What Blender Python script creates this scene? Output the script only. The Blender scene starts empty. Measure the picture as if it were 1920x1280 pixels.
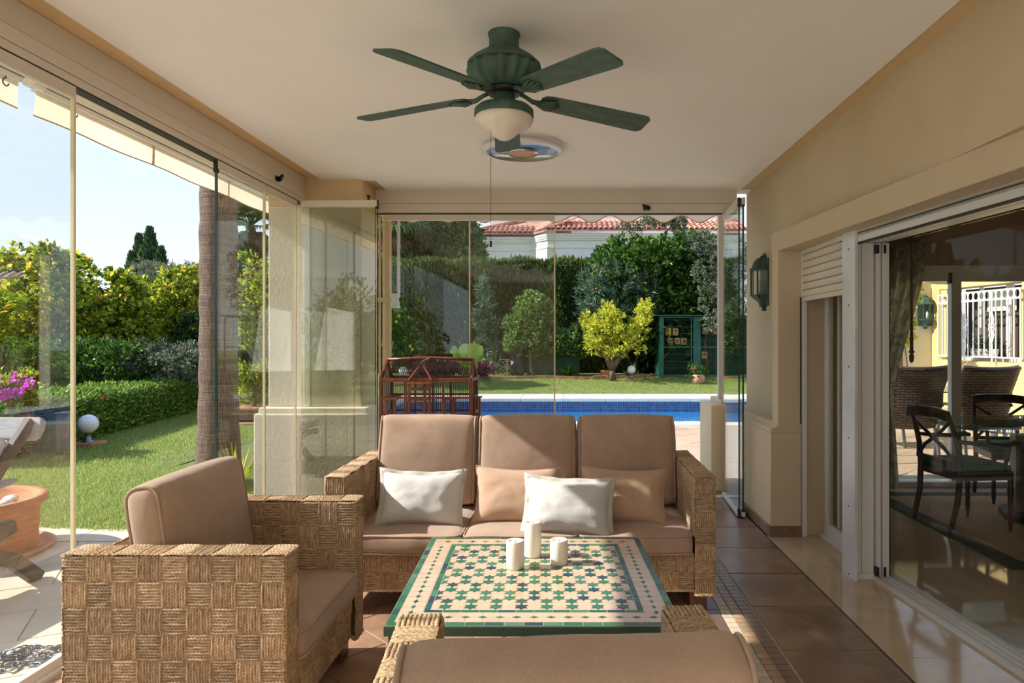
import bpy, bmesh, math, random
import numpy as np
from mathutils import Vector, Matrix, noise
random.seed(7); rng = np.random.default_rng(7)
C = bpy.context.scene.collection
R = math.radians; PI = math.pi
F, CX, CY, H = 1280.0, 1064.0, 636.0, 1.4        # focal length in pixels, principal point, eye height
# ---------------------------------------------------------------- camera, sky, sun, exposure
S = bpy.context.scene
cam = bpy.data.objects.new('camera', bpy.data.cameras.new('camera')); C.objects.link(cam)
cam.location = (0, 0, H); cam.rotation_euler = (R(90), 0, 0)
cam.data.sensor_width = 36; cam.data.lens = 24
cam.data.shift_x = (960 - CX) / 1920; cam.data.shift_y = (CY - 640) / 1920
cam.data.clip_start = .05; cam.data.clip_end = 400
S.camera = cam
S.view_settings.view_transform = 'Standard'; S.view_settings.look = 'None'
S.view_settings.gamma = 1; S.view_settings.use_curve_mapping = False
S.view_settings.exposure = 0.50
SUN_ELEV = 35.0; SUN_DRIFT = 3.0
sun = bpy.data.objects.new('sun', bpy.data.lights.new('sun', 'SUN')); C.objects.link(sun)
sd = Vector((math.cos(R(SUN_ELEV)) * math.cos(R(SUN_DRIFT)), math.cos(R(SUN_ELEV)) * math.sin(R(SUN_DRIFT)), -math.sin(R(SUN_ELEV))))
sun.rotation_euler = sd.to_track_quat('-Z', 'Y').to_euler()
sun.location = (-20, 0, 15)
sun.data.energy = 5.6; sun.data.angle = R(.55); sun.data.color = (1.0, .955, .89)
w = bpy.data.worlds.new('sky'); S.world = w; w.use_nodes = True
nt = w.node_tree; nt.nodes.clear()
out = nt.nodes.new('ShaderNodeOutputWorld'); bg = nt.nodes.new('ShaderNodeBackground')
tc = nt.nodes.new('ShaderNodeTexCoord'); sx = nt.nodes.new('ShaderNodeSeparateXYZ')
cr = nt.nodes.new('ShaderNodeValToRGB')
nt.links.new(tc.outputs['Generated'], sx.inputs[0]); nt.links.new(sx.outputs['Z'], cr.inputs[0])
e = cr.color_ramp.elements
e[0].position = 0.0; e[0].color = (.86, .91, 1.0, 1)
e[1].position = .75; e[1].color = (.32, .49, .88, 1)
k = e.new(.12); k.color = (.79, .875, 1.0, 1)
k = e.new(.32); k.color = (.58, .74, .99, 1)
cn = nt.nodes.new('ShaderNodeTexNoise'); cn.inputs['Scale'].default_value = 2.2; cn.inputs['Detail'].default_value = 7; cn.inputs['Roughness'].default_value = .55
mp = nt.nodes.new('ShaderNodeMapping'); mp.inputs['Scale'].default_value = (1, 1, 4.5)
nt.links.new(tc.outputs['Generated'], mp.inputs[0]); nt.links.new(mp.outputs[0], cn.inputs['Vector'])
cr2 = nt.nodes.new('ShaderNodeValToRGB'); cr2.color_ramp.elements[0].position = .50; cr2.color_ramp.elements[1].position = .72
nt.links.new(cn.outputs['Fac'], cr2.inputs[0])
mx = nt.nodes.new('ShaderNodeMixRGB'); mx.inputs['Color2'].default_value = (.95, .97, 1.0, 1)
ml = nt.nodes.new('ShaderNodeMath'); ml.operation = 'MULTIPLY'; ml.inputs[1].default_value = .75
nt.links.new(cr2.outputs['Color'], ml.inputs[0]); nt.links.new(ml.outputs[0], mx.inputs['Fac'])
nt.links.new(cr.outputs['Color'], mx.inputs['Color1']); nt.links.new(mx.outputs[0], bg.inputs['Color'])
bg.inputs['Strength'].default_value = .86
nt.links.new(bg.outputs[0], out.inputs[0])
# added fill lamp behind the camera, tilted up to brighten the dim interior
al = bpy.data.objects.new('rear_daylight', bpy.data.lights.new('rear_daylight', 'AREA')); C.objects.link(al)
al.data.shape = 'RECTANGLE'; al.data.size = 1.3; al.data.size_y = 1.9; al.data.energy = 34; al.data.color = (1.0, .97, .93)
al.location = (.85, -3.5, 1.6); al.rotation_euler = (R(118), 0, R(6))

# ---------------------------------------------------------------- helpers
def lin(c):
    return tuple((x / 255 / 12.92) if x / 255 <= .04045 else ((x / 255 + .055) / 1.055) ** 2.4 for x in c)
def P(px, py, d):                                 # a pixel of the reference at depth d -> a point of the place
    return Vector(((px - CX) * d / F, d, H - (py - CY) * d / F))
def link(o, parent=None):
    C.objects.link(o)
    if parent: o.parent = parent
    return o
def tag(o, label=None, cat=None, group=None, kind=None):
    if label: o['label'] = label
    if cat: o['category'] = cat
    if group: o['group'] = group
    if kind: o['kind'] = kind
    return o
def thing(name, label, cat, loc=(0, 0, 0), rz=0, group=None):
    o = bpy.data.objects.new(name, None); o.empty_display_size = .1; C.objects.link(o)
    o.location = loc; o.rotation_euler = (0, 0, rz)
    return tag(o, label, cat, group)
def copy_tree(o, parent=None):
    c = o.copy(); C.objects.link(c)
    if parent: c.parent = parent
    for ch in list(o.children): copy_tree(ch, c)
    return c
class MB:
    def __init__(s): s.v = []; s.f = []
    def add(s, v, f):
        n = len(s.v); s.v += [tuple(p) for p in v]; s.f += [tuple(i + n for i in q) for q in f]; return s
    def box(s, x0, x1, y0, y1, z0, z1):
        return s.add([(x0, y0, z0), (x1, y0, z0), (x1, y1, z0), (x0, y1, z0), (x0, y0, z1), (x1, y0, z1), (x1, y1, z1), (x0, y1, z1)],
                     [(0, 3, 2, 1), (4, 5, 6, 7), (0, 1, 5, 4), (1, 2, 6, 5), (2, 3, 7, 6), (3, 0, 4, 7)])
    def bar(s, a, b, wx, wz=None, up=(0, 0, 1)):   # square bar from a to b
        a = Vector(a); b = Vector(b); wz = wz or wx; t = (b - a).normalized(); up = Vector(up)
        if abs(t.dot(up)) > .98: up = Vector((0, 1, 0))
        x = t.cross(up).normalized() * wx / 2; z = x.cross(t).normalized() * wz / 2
        v = [a - x - z, a + x - z, a + x + z, a - x + z, b - x - z, b + x - z, b + x + z, b - x + z]
        return s.add(v, [(0, 3, 2, 1), (4, 5, 6, 7), (0, 1, 5, 4), (1, 2, 6, 5), (2, 3, 7, 6), (3, 0, 4, 7)][::1])
    def tube(s, pts, r, n=8, closed=False):
        pts = [Vector(p) for p in pts]; m = len(pts); rr = r if hasattr(r, '__len__') else [r] * m
        v = []; prev = None
        for i, p in enumerate(pts):
            if closed: t = pts[(i + 1) % m] - pts[i - 1]
            else: t = pts[min(i + 1, m - 1)] - pts[max(i - 1, 0)]
            t.normalize()
            if prev is None:
                prev = t.cross(Vector((0, 0, 1)) if abs(t.z) < .9 else Vector((1, 0, 0))).normalized()
            a = (prev - t * prev.dot(t)).normalized(); prev = a; b = t.cross(a)
            for j in range(n):
                q = 2 * PI * j / n; v.append(p + (a * math.cos(q) + b * math.sin(q)) * rr[i])
        f = []
        for i in range(m if closed else m - 1):
            for j in range(n):
                i2 = (i + 1) % m; f.append((i * n + j, i * n + (j + 1) % n, i2 * n + (j + 1) % n, i2 * n + j))
        if not closed: f.append(tuple(range(n))[::-1]); f.append(tuple((m - 1) * n + j for j in range(n)))
        return s.add(v, f)
    def lathe(s, prof, n=24, c=(0, 0, 0), sx=1, sy=1, fl=0, nf=0, cap=True):
        v = []; f = []
        for (r, z) in prof:
            for j in range(n):
                q = 2 * PI * j / n; k = 1 + (fl * math.cos(nf * q) if nf else 0)
                v.append((c[0] + r * k * math.cos(q) * sx, c[1] + r * k * math.sin(q) * sy, c[2] + z))
        for i in range(len(prof) - 1):
            for j in range(n):
                f.append((i * n + j, i * n + (j + 1) % n, (i + 1) * n + (j + 1) % n, (i + 1) * n + j))
        if cap and prof[0][0] > 1e-5: f.append(tuple(range(n))[::-1])
        if cap and prof[-1][0] > 1e-5: f.append(tuple((len(prof) - 1) * n + j for j in range(n)))
        return s.add(v, f)
    def prism(s, poly, a0, a1, axis='z'):          # polygon in the two other axes, extruded along axis
        n = len(poly)
        def m(p, a): return {'z': (p[0], p[1], a), 'y': (p[0], a, p[1]), 'x': (a, p[0], p[1])}[axis]
        v = [m(p, a0) for p in poly] + [m(p, a1) for p in poly]
        f = [tuple(range(n))[::-1], tuple(range(n, 2 * n))] + [(i, (i + 1) % n, n + (i + 1) % n, n + i) for i in range(n)]
        return s.add(v, f)
    def build(s, name, mat, parent=None, smooth=False, bevel=0, seg=2, sub=0, label=None, kind=None, fix=True):
        me = bpy.data.meshes.new(name); me.from_pydata(s.v, [], s.f)
        if fix:
            bm = bmesh.new(); bm.from_mesh(me); bmesh.ops.recalc_face_normals(bm, faces=bm.faces); bm.to_mesh(me); bm.free()
        me.materials.append(mat); o = bpy.data.objects.new(name, me); link(o, parent)
        if smooth: me.polygons.foreach_set('use_smooth', [True] * len(me.polygons))
        if bevel:
            b = o.modifiers.new('b', 'BEVEL'); b.width = bevel; b.segments = seg; b.limit_method = 'ANGLE'; b.angle_limit = R(40)
            b.harden_normals = False
        if sub:
            b = o.modifiers.new('s', 'SUBSURF'); b.levels = sub; b.render_levels = sub
        if label: o['label'] = label
        if kind: o['kind'] = kind
        return o
def share(src, parent, M, name=None):
    o = bpy.data.objects.new(name or src.name.split('.')[0], src.data if hasattr(src, 'data') else src); C.objects.link(o)
    if parent: o.parent = parent
    o.matrix_basis = M
    return o
def frame(o, u, v, n, su=1, sv=1, sn=1):
    u = Vector(u) * su; v = Vector(v) * sv; n = Vector(n) * sn
    return Matrix(((u.x, v.x, n.x, o[0]), (u.y, v.y, n.y, o[1]), (u.z, v.z, n.z, o[2]), (0, 0, 0, 1)))
def npmesh(name, V, Fq, mat, parent=None, smooth=False, kind=None):
    me = bpy.data.meshes.new(name); k = Fq.shape[1]; nf = len(Fq)
    me.vertices.add(len(V)); me.vertices.foreach_set('co', np.ascontiguousarray(V, dtype=np.float32).ravel())
    me.loops.add(nf * k); me.loops.foreach_set('vertex_index', np.ascontiguousarray(Fq, dtype=np.int32).ravel())
    me.polygons.add(nf); me.polygons.foreach_set('loop_start', np.arange(0, nf * k, k, dtype=np.int32))
    me.polygons.foreach_set('loop_total', np.full(nf, k, dtype=np.int32))
    if smooth: me.polygons.foreach_set('use_smooth', np.ones(nf, dtype=bool))
    me.update(calc_edges=True); me.validate(); me.materials.append(mat)
    o = bpy.data.objects.new(name, me); link(o, parent)
    if kind: o['kind'] = kind
    return o

# ---------------------------------------------------------------- materials
def newmat(name):
    m = bpy.data.materials.new(name); m.use_nodes = True; t = m.node_tree; b = t.nodes['Principled BSDF']; return m, t, b
def coords(t, sc=(1, 1, 1), space='Object', rot=(0, 0, 0)):
    a = t.nodes.new('ShaderNodeTexCoord'); m = t.nodes.new('ShaderNodeMapping'); m.inputs['Scale'].default_value = sc; m.inputs['Rotation'].default_value = rot
    t.links.new(a.outputs[space], m.inputs[0]); return m.outputs[0]
def noise_node(t, vec, scale, detail=4, rough=.55, dist=0):
    n = t.nodes.new('ShaderNodeTexNoise'); n.inputs['Scale'].default_value = scale; n.inputs['Detail'].default_value = detail
    n.inputs['Roughness'].default_value = rough; n.inputs['Distortion'].default_value = dist
    t.links.new(vec, n.inputs['Vector']); return n.outputs['Fac']
def ramp(t, fac, stops):
    r = t.nodes.new('ShaderNodeValToRGB'); el = r.color_ramp.elements
    while len(el) > 1: el.remove(el[-1])
    el[0].position = stops[0][0]; el[0].color = (*stops[0][1], 1)
    for p, c in stops[1:]:
        x = el.new(p); x.color = (*c, 1)
    t.links.new(fac, r.inputs[0]); return r.outputs['Color']
def mixc(t, a, b, f, mode='MIX'):
    n = t.nodes.new('ShaderNodeMixRGB'); n.blend_type = mode
    for i, x in ((1, a), (2, b)):
        if isinstance(x, tuple): n.inputs[i].default_value = (*x, 1) if len(x) == 3 else x
        else: t.links.new(x, n.inputs[i])
    if isinstance(f, (int, float)): n.inputs[0].default_value = f
    else: t.links.new(f, n.inputs[0])
    return n.outputs[0]
def bump(t, b, h, strength=.3, dist=.01):
    n = t.nodes.new('ShaderNodeBump'); n.inputs['Strength'].default_value = strength; n.inputs['Distance'].default_value = dist
    t.links.new(h, n.inputs['Height']); t.links.new(n.outputs[0], b.inputs['Normal']); return n
def mat(name, c1, c2=None, rough=.6, metal=0, vs=4, bs=0, bst=.2, sc=(1, 1, 1), space='Object', rand=0, dist=0, lo=.35, hi=.65, bd=.01, coat=0):
    m, t, b = newmat(name); v = coords(t, sc, space)
    c1 = lin(c1); c2 = lin(c2) if c2 else c1
    col = ramp(t, noise_node(t, v, vs, 5, .6, dist), [(lo, c1), (hi, c2)])
    if rand:
        oi = t.nodes.new('ShaderNodeObjectInfo')
        g = ramp(t, oi.outputs['Random'], [(0, (1 - rand,) * 3), (1, (1 + rand,) * 3)]); col = mixc(t, col, g, 1, 'MULTIPLY')
    t.links.new(col, b.inputs['Base Color'])
    b.inputs['Roughness'].default_value = rough; b.inputs['Metallic'].default_value = metal
    if coat: b.inputs['Coat Weight'].default_value = coat
    if bs: bump(t, b, noise_node(t, v, bs, 4), bst, bd)
    return m
def glassmat(name, tint, refl=1.0, ior=1.45, rough=0.0, bumpy=0):
    m = bpy.data.materials.new(name); m.use_nodes = True; t = m.node_tree; t.nodes.clear()
    o = t.nodes.new('ShaderNodeOutputMaterial'); tr = t.nodes.new('ShaderNodeBsdfTransparent'); gl = t.nodes.new('ShaderNodeBsdfGlossy')
    mxs = t.nodes.new('ShaderNodeMixShader'); ge = t.nodes.new('ShaderNodeNewGeometry'); dp = t.nodes.new('ShaderNodeVectorMath'); dp.operation = 'DOT_PRODUCT'
    def mth(op, a, b=None):
        n = t.nodes.new('ShaderNodeMath'); n.operation = op
        for i, x in enumerate((a, b)):
            if x is None: continue
            if isinstance(x, (int, float)): n.inputs[i].default_value = x
            else: t.links.new(x, n.inputs[i])
        return n.outputs[0]
    t.links.new(ge.outputs['Incoming'], dp.inputs[0]); t.links.new(ge.outputs['Normal'], dp.inputs[1])
    f0 = ((ior - 1) / (ior + 1)) ** 2
    fac = mth('ADD', mth('MULTIPLY', mth('POWER', mth('SUBTRACT', 1.0, mth('ABSOLUTE', dp.outputs['Value'])), 5.0), 1 - f0), f0)   # same reflectance from both sides of a pane
    tr.inputs['Color'].default_value = (*tint, 1); gl.inputs['Roughness'].default_value = rough; gl.inputs['Color'].default_value = (refl, refl, refl, 1)
    t.links.new(fac, mxs.inputs[0]); t.links.new(tr.outputs[0], mxs.inputs[1]); t.links.new(gl.outputs[0], mxs.inputs[2]); t.links.new(mxs.outputs[0], o.inputs[0])
    if bumpy:
        v = coords(t); bn = t.nodes.new('ShaderNodeBump'); bn.inputs['Strength'].default_value = bumpy; bn.inputs['Distance'].default_value = .05
        t.links.new(noise_node(t, v, 2.2, 4, .6, .5), bn.inputs['Height']); t.links.new(bn.outputs[0], gl.inputs['Normal']); t.links.new(bn.outputs[0], dp.inputs[1])
    return m
def leafmat(name, stops, transl=.35, rough=.5):
    m, t, b = newmat(name); g = t.nodes.new('ShaderNodeNewGeometry')
    col = ramp(t, g.outputs['Random Per Island'], [(p, lin(c)) for p, c in stops])
    t.links.new(col, b.inputs['Base Color']); b.inputs['Roughness'].default_value = rough
    b.inputs['Specular IOR Level'].default_value = .35
    tl = t.nodes.new('ShaderNodeBsdfTranslucent'); t.links.new(col, tl.inputs['Color'])
    mxs = t.nodes.new('ShaderNodeMixShader'); mxs.inputs[0].default_value = transl
    o = t.nodes['Material Output']; t.links.new(b.outputs[0], mxs.inputs[1]); t.links.new(tl.outputs[0], mxs.inputs[2]); t.links.new(mxs.outputs[0], o.inputs[0])
    return m
M = {}
M['ceiling'] = mat('ceiling_paint', (246, 242, 238), (240, 236, 231), .9, vs=.8, bs=180, bst=.05)
M['tan'] = mat('tan_paint', (218, 190, 146), (210, 182, 138), .85, vs=1.5, bs=120, bst=.15)
M['plaster'] = mat('cream_plaster', (208, 190, 162), (200, 181, 152), .85, vs=1.2, bs=45, bst=.35, bd=.006)
M['plaster_l'] = mat('pale_plaster', (222, 212, 192), (213, 202, 181), .85, vs=1.2, bs=40, bst=.45, bd=.008)
M['alu'] = mat('cream_aluminium', (222, 212, 196), (216, 206, 190), .42, vs=.6)
M['white_alu'] = mat('white_aluminium', (226, 224, 220), (216, 214, 210), .3, vs=.8)
M['white_patchy'] = mat('white_aluminium_post', (205, 206, 210), (232, 232, 235), .25, vs=2.5, sc=(1, 1, .6))  # soft random patches of two bluish whites
M['black'] = mat('black_plastic', (24, 24, 24), None, .5)
M['grey_line'] = mat('dark_rubber', (60, 56, 52), None, .6)
M['glass'] = glassmat('clear_glass', (.955, .975, .96), 1.0, 1.5)
M['glass_t'] = glassmat('folded_glass', (.945, .95, .87), 1.0, 1.75)
M['glass_in'] = glassmat('door_glass', (.97, .98, .96), .45, 1.3)
M['glass_edge'] = mat('green_glass_edge', (16, 72, 62), None, .15)
M['seal'] = mat('cream_seal', (226, 212, 170), (236, 226, 190), .4, vs=3)
M['marble'] = mat('beige_marble', (208, 188, 162), (188, 166, 138), .08, vs=1.6, dist=1.5, lo=.3, hi=.7)
M['marble_in'] = mat('interior_marble', (208, 186, 158), (186, 162, 132), .06, vs=1.3, dist=1.5, lo=.3, hi=.7)
M['terra'] = mat('terracotta_floor_tile', (184, 148, 120), (148, 114, 90), .38, vs=4.5, bs=26, bst=.12, rand=.10, dist=1.0, space='Object')
M['tile_brown'] = mat('brown_floor_tile', (156, 130, 108), (122, 98, 80), .28, vs=3.2, bs=22, bst=.12, rand=.08, dist=1.2)
M['tile_dark'] = mat('dark_strip_tile', (122, 90, 70), (104, 78, 60), .35, vs=5, rand=.12)
M['tile_cream'] = mat('cream_mosaic_tile', (214, 200, 176), (196, 180, 154), .4, vs=9, rand=.12)
M['tile_beige'] = mat('beige_mosaic_tile', (186, 156, 122), (160, 130, 100), .4, vs=9, rand=.15)
M['grout'] = mat('pale_grout', (196, 184, 166), (176, 162, 144), .9, vs=12, bs=90, bst=.3)
M['stone'] = mat('limestone_paving', (226, 214, 192), (206, 192, 168), .6, vs=1.4, bs=14, bst=.12, rand=.05)
M['patio'] = mat('terrace_tile', (206, 176, 146), (190, 160, 130), .55, vs=2.5, bs=16, bst=.1, rand=.08)
M['coping'] = mat('pool_coping', (232, 224, 206), (220, 210, 190), .7, vs=2, bs=24, bst=.15, rand=.04)
M['wood_leg'] = mat('brown_wood_leg', (112, 70, 44), (84, 50, 30), .35, vs=6, sc=(6, 6, 1))
M['mahog'] = mat('red_mahogany', (138, 74, 40), (104, 52, 28), .4, vs=7, sc=(4, 4, 1))
M['darkwood'] = mat('dark_mahogany', (64, 32, 24), (44, 22, 16), .3, vs=7, sc=(4, 4, 1))
M['weathered'] = mat('weathered_teak', (96, 84, 76), (72, 62, 56), .6, vs=10, sc=(6, 1, 6))
M['greywood'] = mat('silvered_teak', (176, 174, 176), (150, 148, 150), .6, vs=10, sc=(1, 6, 6))
M['greenmetal'] = mat('green_painted_metal', (64, 92, 76), (52, 78, 64), .45, vs=5)
M['fangreen'] = mat('verdigris_fan_paint', (60, 84, 72), (86, 112, 98), .6, vs=6, sc=(3, 1, 1), bs=60, bst=.1, lo=.4, hi=.75)
M['lanterng'] = mat('green_lantern_metal', (72, 96, 78), (50, 74, 62), .5, vs=18, bs=90, bst=.2)
M['wax'] = mat('white_wax', (244, 242, 232), (238, 234, 222), .5, vs=3); M['wax'].node_tree.nodes['Principled BSDF'].inputs['Subsurface Weight'].default_value = .25
M['opal'] = mat('opal_glass', (236, 226, 214), (228, 218, 206), .35, vs=2)
M['globe'] = mat('white_globe', (236, 236, 238), (226, 226, 230), .25, vs=2)
M['amber'] = mat('amber_disc', (206, 142, 72), (196, 132, 62), .35, vs=6)
M['chrome'] = mat('chrome', (220, 220, 220), None, .12, 1.0)
M['steel'] = mat('galvanised_steel', (150, 152, 156), (120, 122, 126), .35, .9, vs=20)
M['terracotta'] = mat('terracotta_pot', (214, 140, 96), (190, 118, 78), .8, vs=8, bs=40, bst=.3, sc=(1, 1, 5))
M['pinkpot'] = mat('pinkish_clay_pot', (206, 160, 134), (190, 140, 116), .85, vs=8, bs=30, bst=.3)
M['pebble'] = mat('white_pebble', (238, 234, 222), (216, 210, 196), .7, vs=6, rand=.1)
M['brick'] = mat('garden_brick', (190, 140, 108), (156, 104, 78), .85, vs=9, bs=40, bst=.3, rand=.2)
M['yellowwall'] = mat('ochre_wall_paint', (220, 188, 132), (212, 180, 122), .85, vs=1.5, bs=60, bst=.2)
M['creamwall'] = mat('cream_wall_paint', (232, 216, 182), (224, 208, 172), .85, vs=1.5, bs=60, bst=.2)
M['housewhite'] = mat('white_house_render', (236, 234, 230), (226, 224, 220), .85, vs=1)
M['housestone'] = mat('pale_quoin_stone', (226, 214, 192), (214, 200, 176), .85, vs=4)
M['rooftile'] = mat('clay_roof_tile', (216, 164, 140), (190, 126, 102), .85, vs=2.5, rand=.22, bs=20, bst=.2)
M['rooftile_g'] = mat('weathered_roof_tile', (176, 148, 130), (140, 112, 96), .9, vs=3, rand=.2)
M['soil'] = mat('garden_soil', (92, 72, 54), (60, 46, 34), .95, vs=7, bs=30, bst=.5)
M['greenwall'] = mat('green_painted_panel', (58, 104, 66), (46, 90, 56), .7, vs=2)
M['aviary'] = mat('aviary_green_paint', (34, 104, 88), (24, 84, 72), .5, vs=8)
M['rugfield'] = mat('tan_rug', (190, 162, 120), (168, 138, 98), .95, vs=60, bs=220, bst=.5)
M['rugborder'] = mat('green_rug_border', (84, 92, 68), (62, 70, 52), .95, vs=40, bs=200, bst=.5)
M['greenseat'] = mat('green_upholstery', (28, 92, 68), (22, 74, 56), .8, vs=30)
M['seatpiping'] = mat('olive_piping', (120, 120, 60), None, .8)
M['stoneped'] = mat('stone_pedestal', (134, 124, 106), (104, 94, 78), .45, vs=5, dist=1)
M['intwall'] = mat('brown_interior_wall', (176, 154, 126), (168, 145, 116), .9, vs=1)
M['wickerd'] = None
M['bluefab'] = mat('navy_quilted_fabric', (58, 70, 96), (46, 56, 80), .9, vs=20, bs=60, bst=.6)
M['curtain'] = mat('olive_cream_curtain', (196, 190, 158), (150, 146, 116), .85, vs=7, dist=1.5, lo=.45, hi=.55)
def clothmat():
    m, t, b = newmat('translucent_curtain_cloth'); v = coords(t)
    col = ramp(t, noise_node(t, v, 9, 4, .5, 1.5), [(.46, lin((176, 170, 138))), (.54, lin((140, 136, 106)))])
    t.links.new(col, b.inputs['Base Color']); b.inputs['Roughness'].default_value = .9
    tl = t.nodes.new('ShaderNodeBsdfTranslucent'); t.links.new(col, tl.inputs['Color']); mxs = t.nodes.new('ShaderNodeMixShader'); mxs.inputs[0].default_value = .5
    o = t.nodes['Material Output']; t.links.new(b.outputs[0], mxs.inputs[1]); t.links.new(tl.outputs[0], mxs.inputs[2]); t.links.new(mxs.outputs[0], o.inputs[0]); return m
M['curtain'] = clothmat()
M['cord'] = mat('brown_cord', (120, 76, 52), None, .8)
M['leafdeco'] = mat('white_ironwork', (240, 240, 242), None, .4)
M['flowerbox'] = mat('painted_white_pot', (236, 234, 236), (92, 98, 170), .3, vs=22, lo=.60, hi=.66)
M['canvas_w'] = mat('pale_green_valance', (226, 226, 190), None, .8)
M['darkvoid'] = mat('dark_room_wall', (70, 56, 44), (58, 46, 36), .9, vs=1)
M['bag'] = mat('black_plastic_cover', (34, 36, 44), (24, 26, 32), .25, vs=3, bs=9, bst=.8, bd=.05)
M['nestwood'] = mat('plywood_nest_box', (196, 156, 104), (170, 128, 82), .8, vs=5, rand=.2)
M['nestyellow'] = mat('yellow_nest_box', (228, 190, 70), None, .7)
M['pink'] = mat('pink_petal', (226, 70, 120), (240, 120, 150), .6, vs=9)
M['magenta'] = leafmat('bougainvillea_bract', [(0, (216, 60, 200)), (1, (236, 110, 226))], .5)
M['redflower'] = leafmat('red_petal', [(0, (220, 60, 40)), (1, (236, 110, 80))], .4)
M['trunk'] = mat('tree_bark', (120, 98, 78), (82, 66, 52), .9, vs=9, bs=22, bst=.6, sc=(1, 1, .3))
M['trunk_pale'] = mat('pale_bark', (150, 132, 112), (104, 88, 72), .9, vs=9, bs=22, bst=.6, sc=(1, 1, .4))
M['umbre'] = mat('brown_shutter', (140, 92, 56), (118, 74, 44), .7, vs=4, sc=(1, 1, 8))
def fabricmat(name, c1, c2, scale=900, bst=.25, sheen=.3):
    m, t, b = newmat(name); v = coords(t)
    col = ramp(t, noise_node(t, v, 5, 5, .6, .6), [(.3, lin(c1)), (.7, lin(c2))])
    fine = noise_node(t, v, scale / 3, 2, .6)
    col = mixc(t, col, ramp(t, fine, [(.3, (.90,) * 3), (.7, (1.08,) * 3)]), 1, 'MULTIPLY')
    t.links.new(col, b.inputs['Base Color']); b.inputs['Roughness'].default_value = .85
    b.inputs['Sheen Weight'].default_value = sheen; b.inputs['Sheen Roughness'].default_value = .4
    wv = t.nodes.new('ShaderNodeMath'); wv.operation = 'ADD'
    t.links.new(noise_node(t, v, scale, 2), wv.inputs[0])
    big = t.nodes.new('ShaderNodeMath'); big.operation = 'MULTIPLY'; big.inputs[1].default_value = 2.2
    t.links.new(noise_node(t, v, 14, 3, .5, .8), big.inputs[0]); t.links.new(big.outputs[0], wv.inputs[1])
    bump(t, b, wv.outputs[0], bst, .006)
    return m
M['sofa'] = fabricmat('taupe_cushion_cloth', (184, 156, 134), (168, 140, 118))
M['tanpillow'] = fabricmat('tan_pillow_cloth', (198, 166, 140), (188, 154, 127))
M['linen'] = fabricmat('white_linen', (222, 221, 217), (212, 211, 206), 600, .45, .1)
M['linen_edge'] = fabricmat('greyish_linen_flange', (212, 208, 196), (196, 192, 180), 600, .4, .1)
M['whitecush'] = fabricmat('white_outdoor_cushion', (226, 228, 232), (212, 214, 220), 400, .3, .1)
M['awning'] = None
def awningmat():
    m, t, b = newmat('cream_awning_canvas'); v = coords(t)
    col = ramp(t, noise_node(t, v, 3, 4), [(.3, lin((248, 234, 214))), (.7, lin((242, 226, 202)))])
    t.links.new(col, b.inputs['Base Color']); b.inputs['Roughness'].default_value = .85
    tl = t.nodes.new('ShaderNodeBsdfTranslucent'); t.links.new(col, tl.inputs['Color']); mxs = t.nodes.new('ShaderNodeMixShader'); mxs.inputs[0].default_value = .42
    o = t.nodes['Material Output']; t.links.new(b.outputs[0], mxs.inputs[1]); t.links.new(tl.outputs[0], mxs.inputs[2]); t.links.new(mxs.outputs[0], o.inputs[0]); return m
M['awning'] = awningmat()
M['awn_edge'] = mat('awning_binding', (196, 160, 124), None, .85)
def ropemat(name, a, b_, c_):
    m, t, b = newmat(name); oi = t.nodes.new('ShaderNodeObjectInfo')
    tcn = t.nodes.new('ShaderNodeTexCoord'); ad = t.nodes.new('ShaderNodeVectorMath'); ad.operation = 'ADD'
    cb = t.nodes.new('ShaderNodeCombineXYZ'); mu = t.nodes.new('ShaderNodeMath'); mu.operation = 'MULTIPLY'; mu.inputs[1].default_value = 37
    t.links.new(oi.outputs['Random'], mu.inputs[0]); t.links.new(mu.outputs[0], cb.inputs[0]); t.links.new(mu.outputs[0], cb.inputs[1])
    t.links.new(tcn.outputs['Object'], ad.inputs[0]); t.links.new(cb.outputs[0], ad.inputs[1])
    mpn = t.nodes.new('ShaderNodeMapping'); mpn.inputs['Scale'].default_value = (2.2, 9, 2); t.links.new(ad.outputs[0], mpn.inputs[0])
    col = ramp(t, noise_node(t, mpn.outputs[0], 1.6, 5, .65), [(.28, lin(a)), (.5, lin(b_)), (.72, lin(c_))])
    g = ramp(t, oi.outputs['Random'], [(0, (.82,) * 3), (1, (1.14,) * 3)]); col = mixc(t, col, g, 1, 'MULTIPLY')
    t.links.new(col, b.inputs['Base Color']); b.inputs['Roughness'].default_value = .75
    mp2 = t.nodes.new('ShaderNodeMapping'); mp2.inputs['Scale'].default_value = (1, 5, 1); mp2.inputs['Rotation'].default_value = (0, 0, .5); t.links.new(tcn.outputs['Object'], mp2.inputs[0])
    bump(t, b, noise_node(t, mp2.outputs[0], 14, 3), .35, .05)
    return m
M['rope'] = ropemat('seagrass_rope', (146, 114, 82), (194, 162, 126), (228, 207, 178))
M['ropecore'] = mat('brown_rope_core', (112, 76, 44), (82, 54, 30), .9, vs=30, bs=80, bst=.6)
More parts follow.
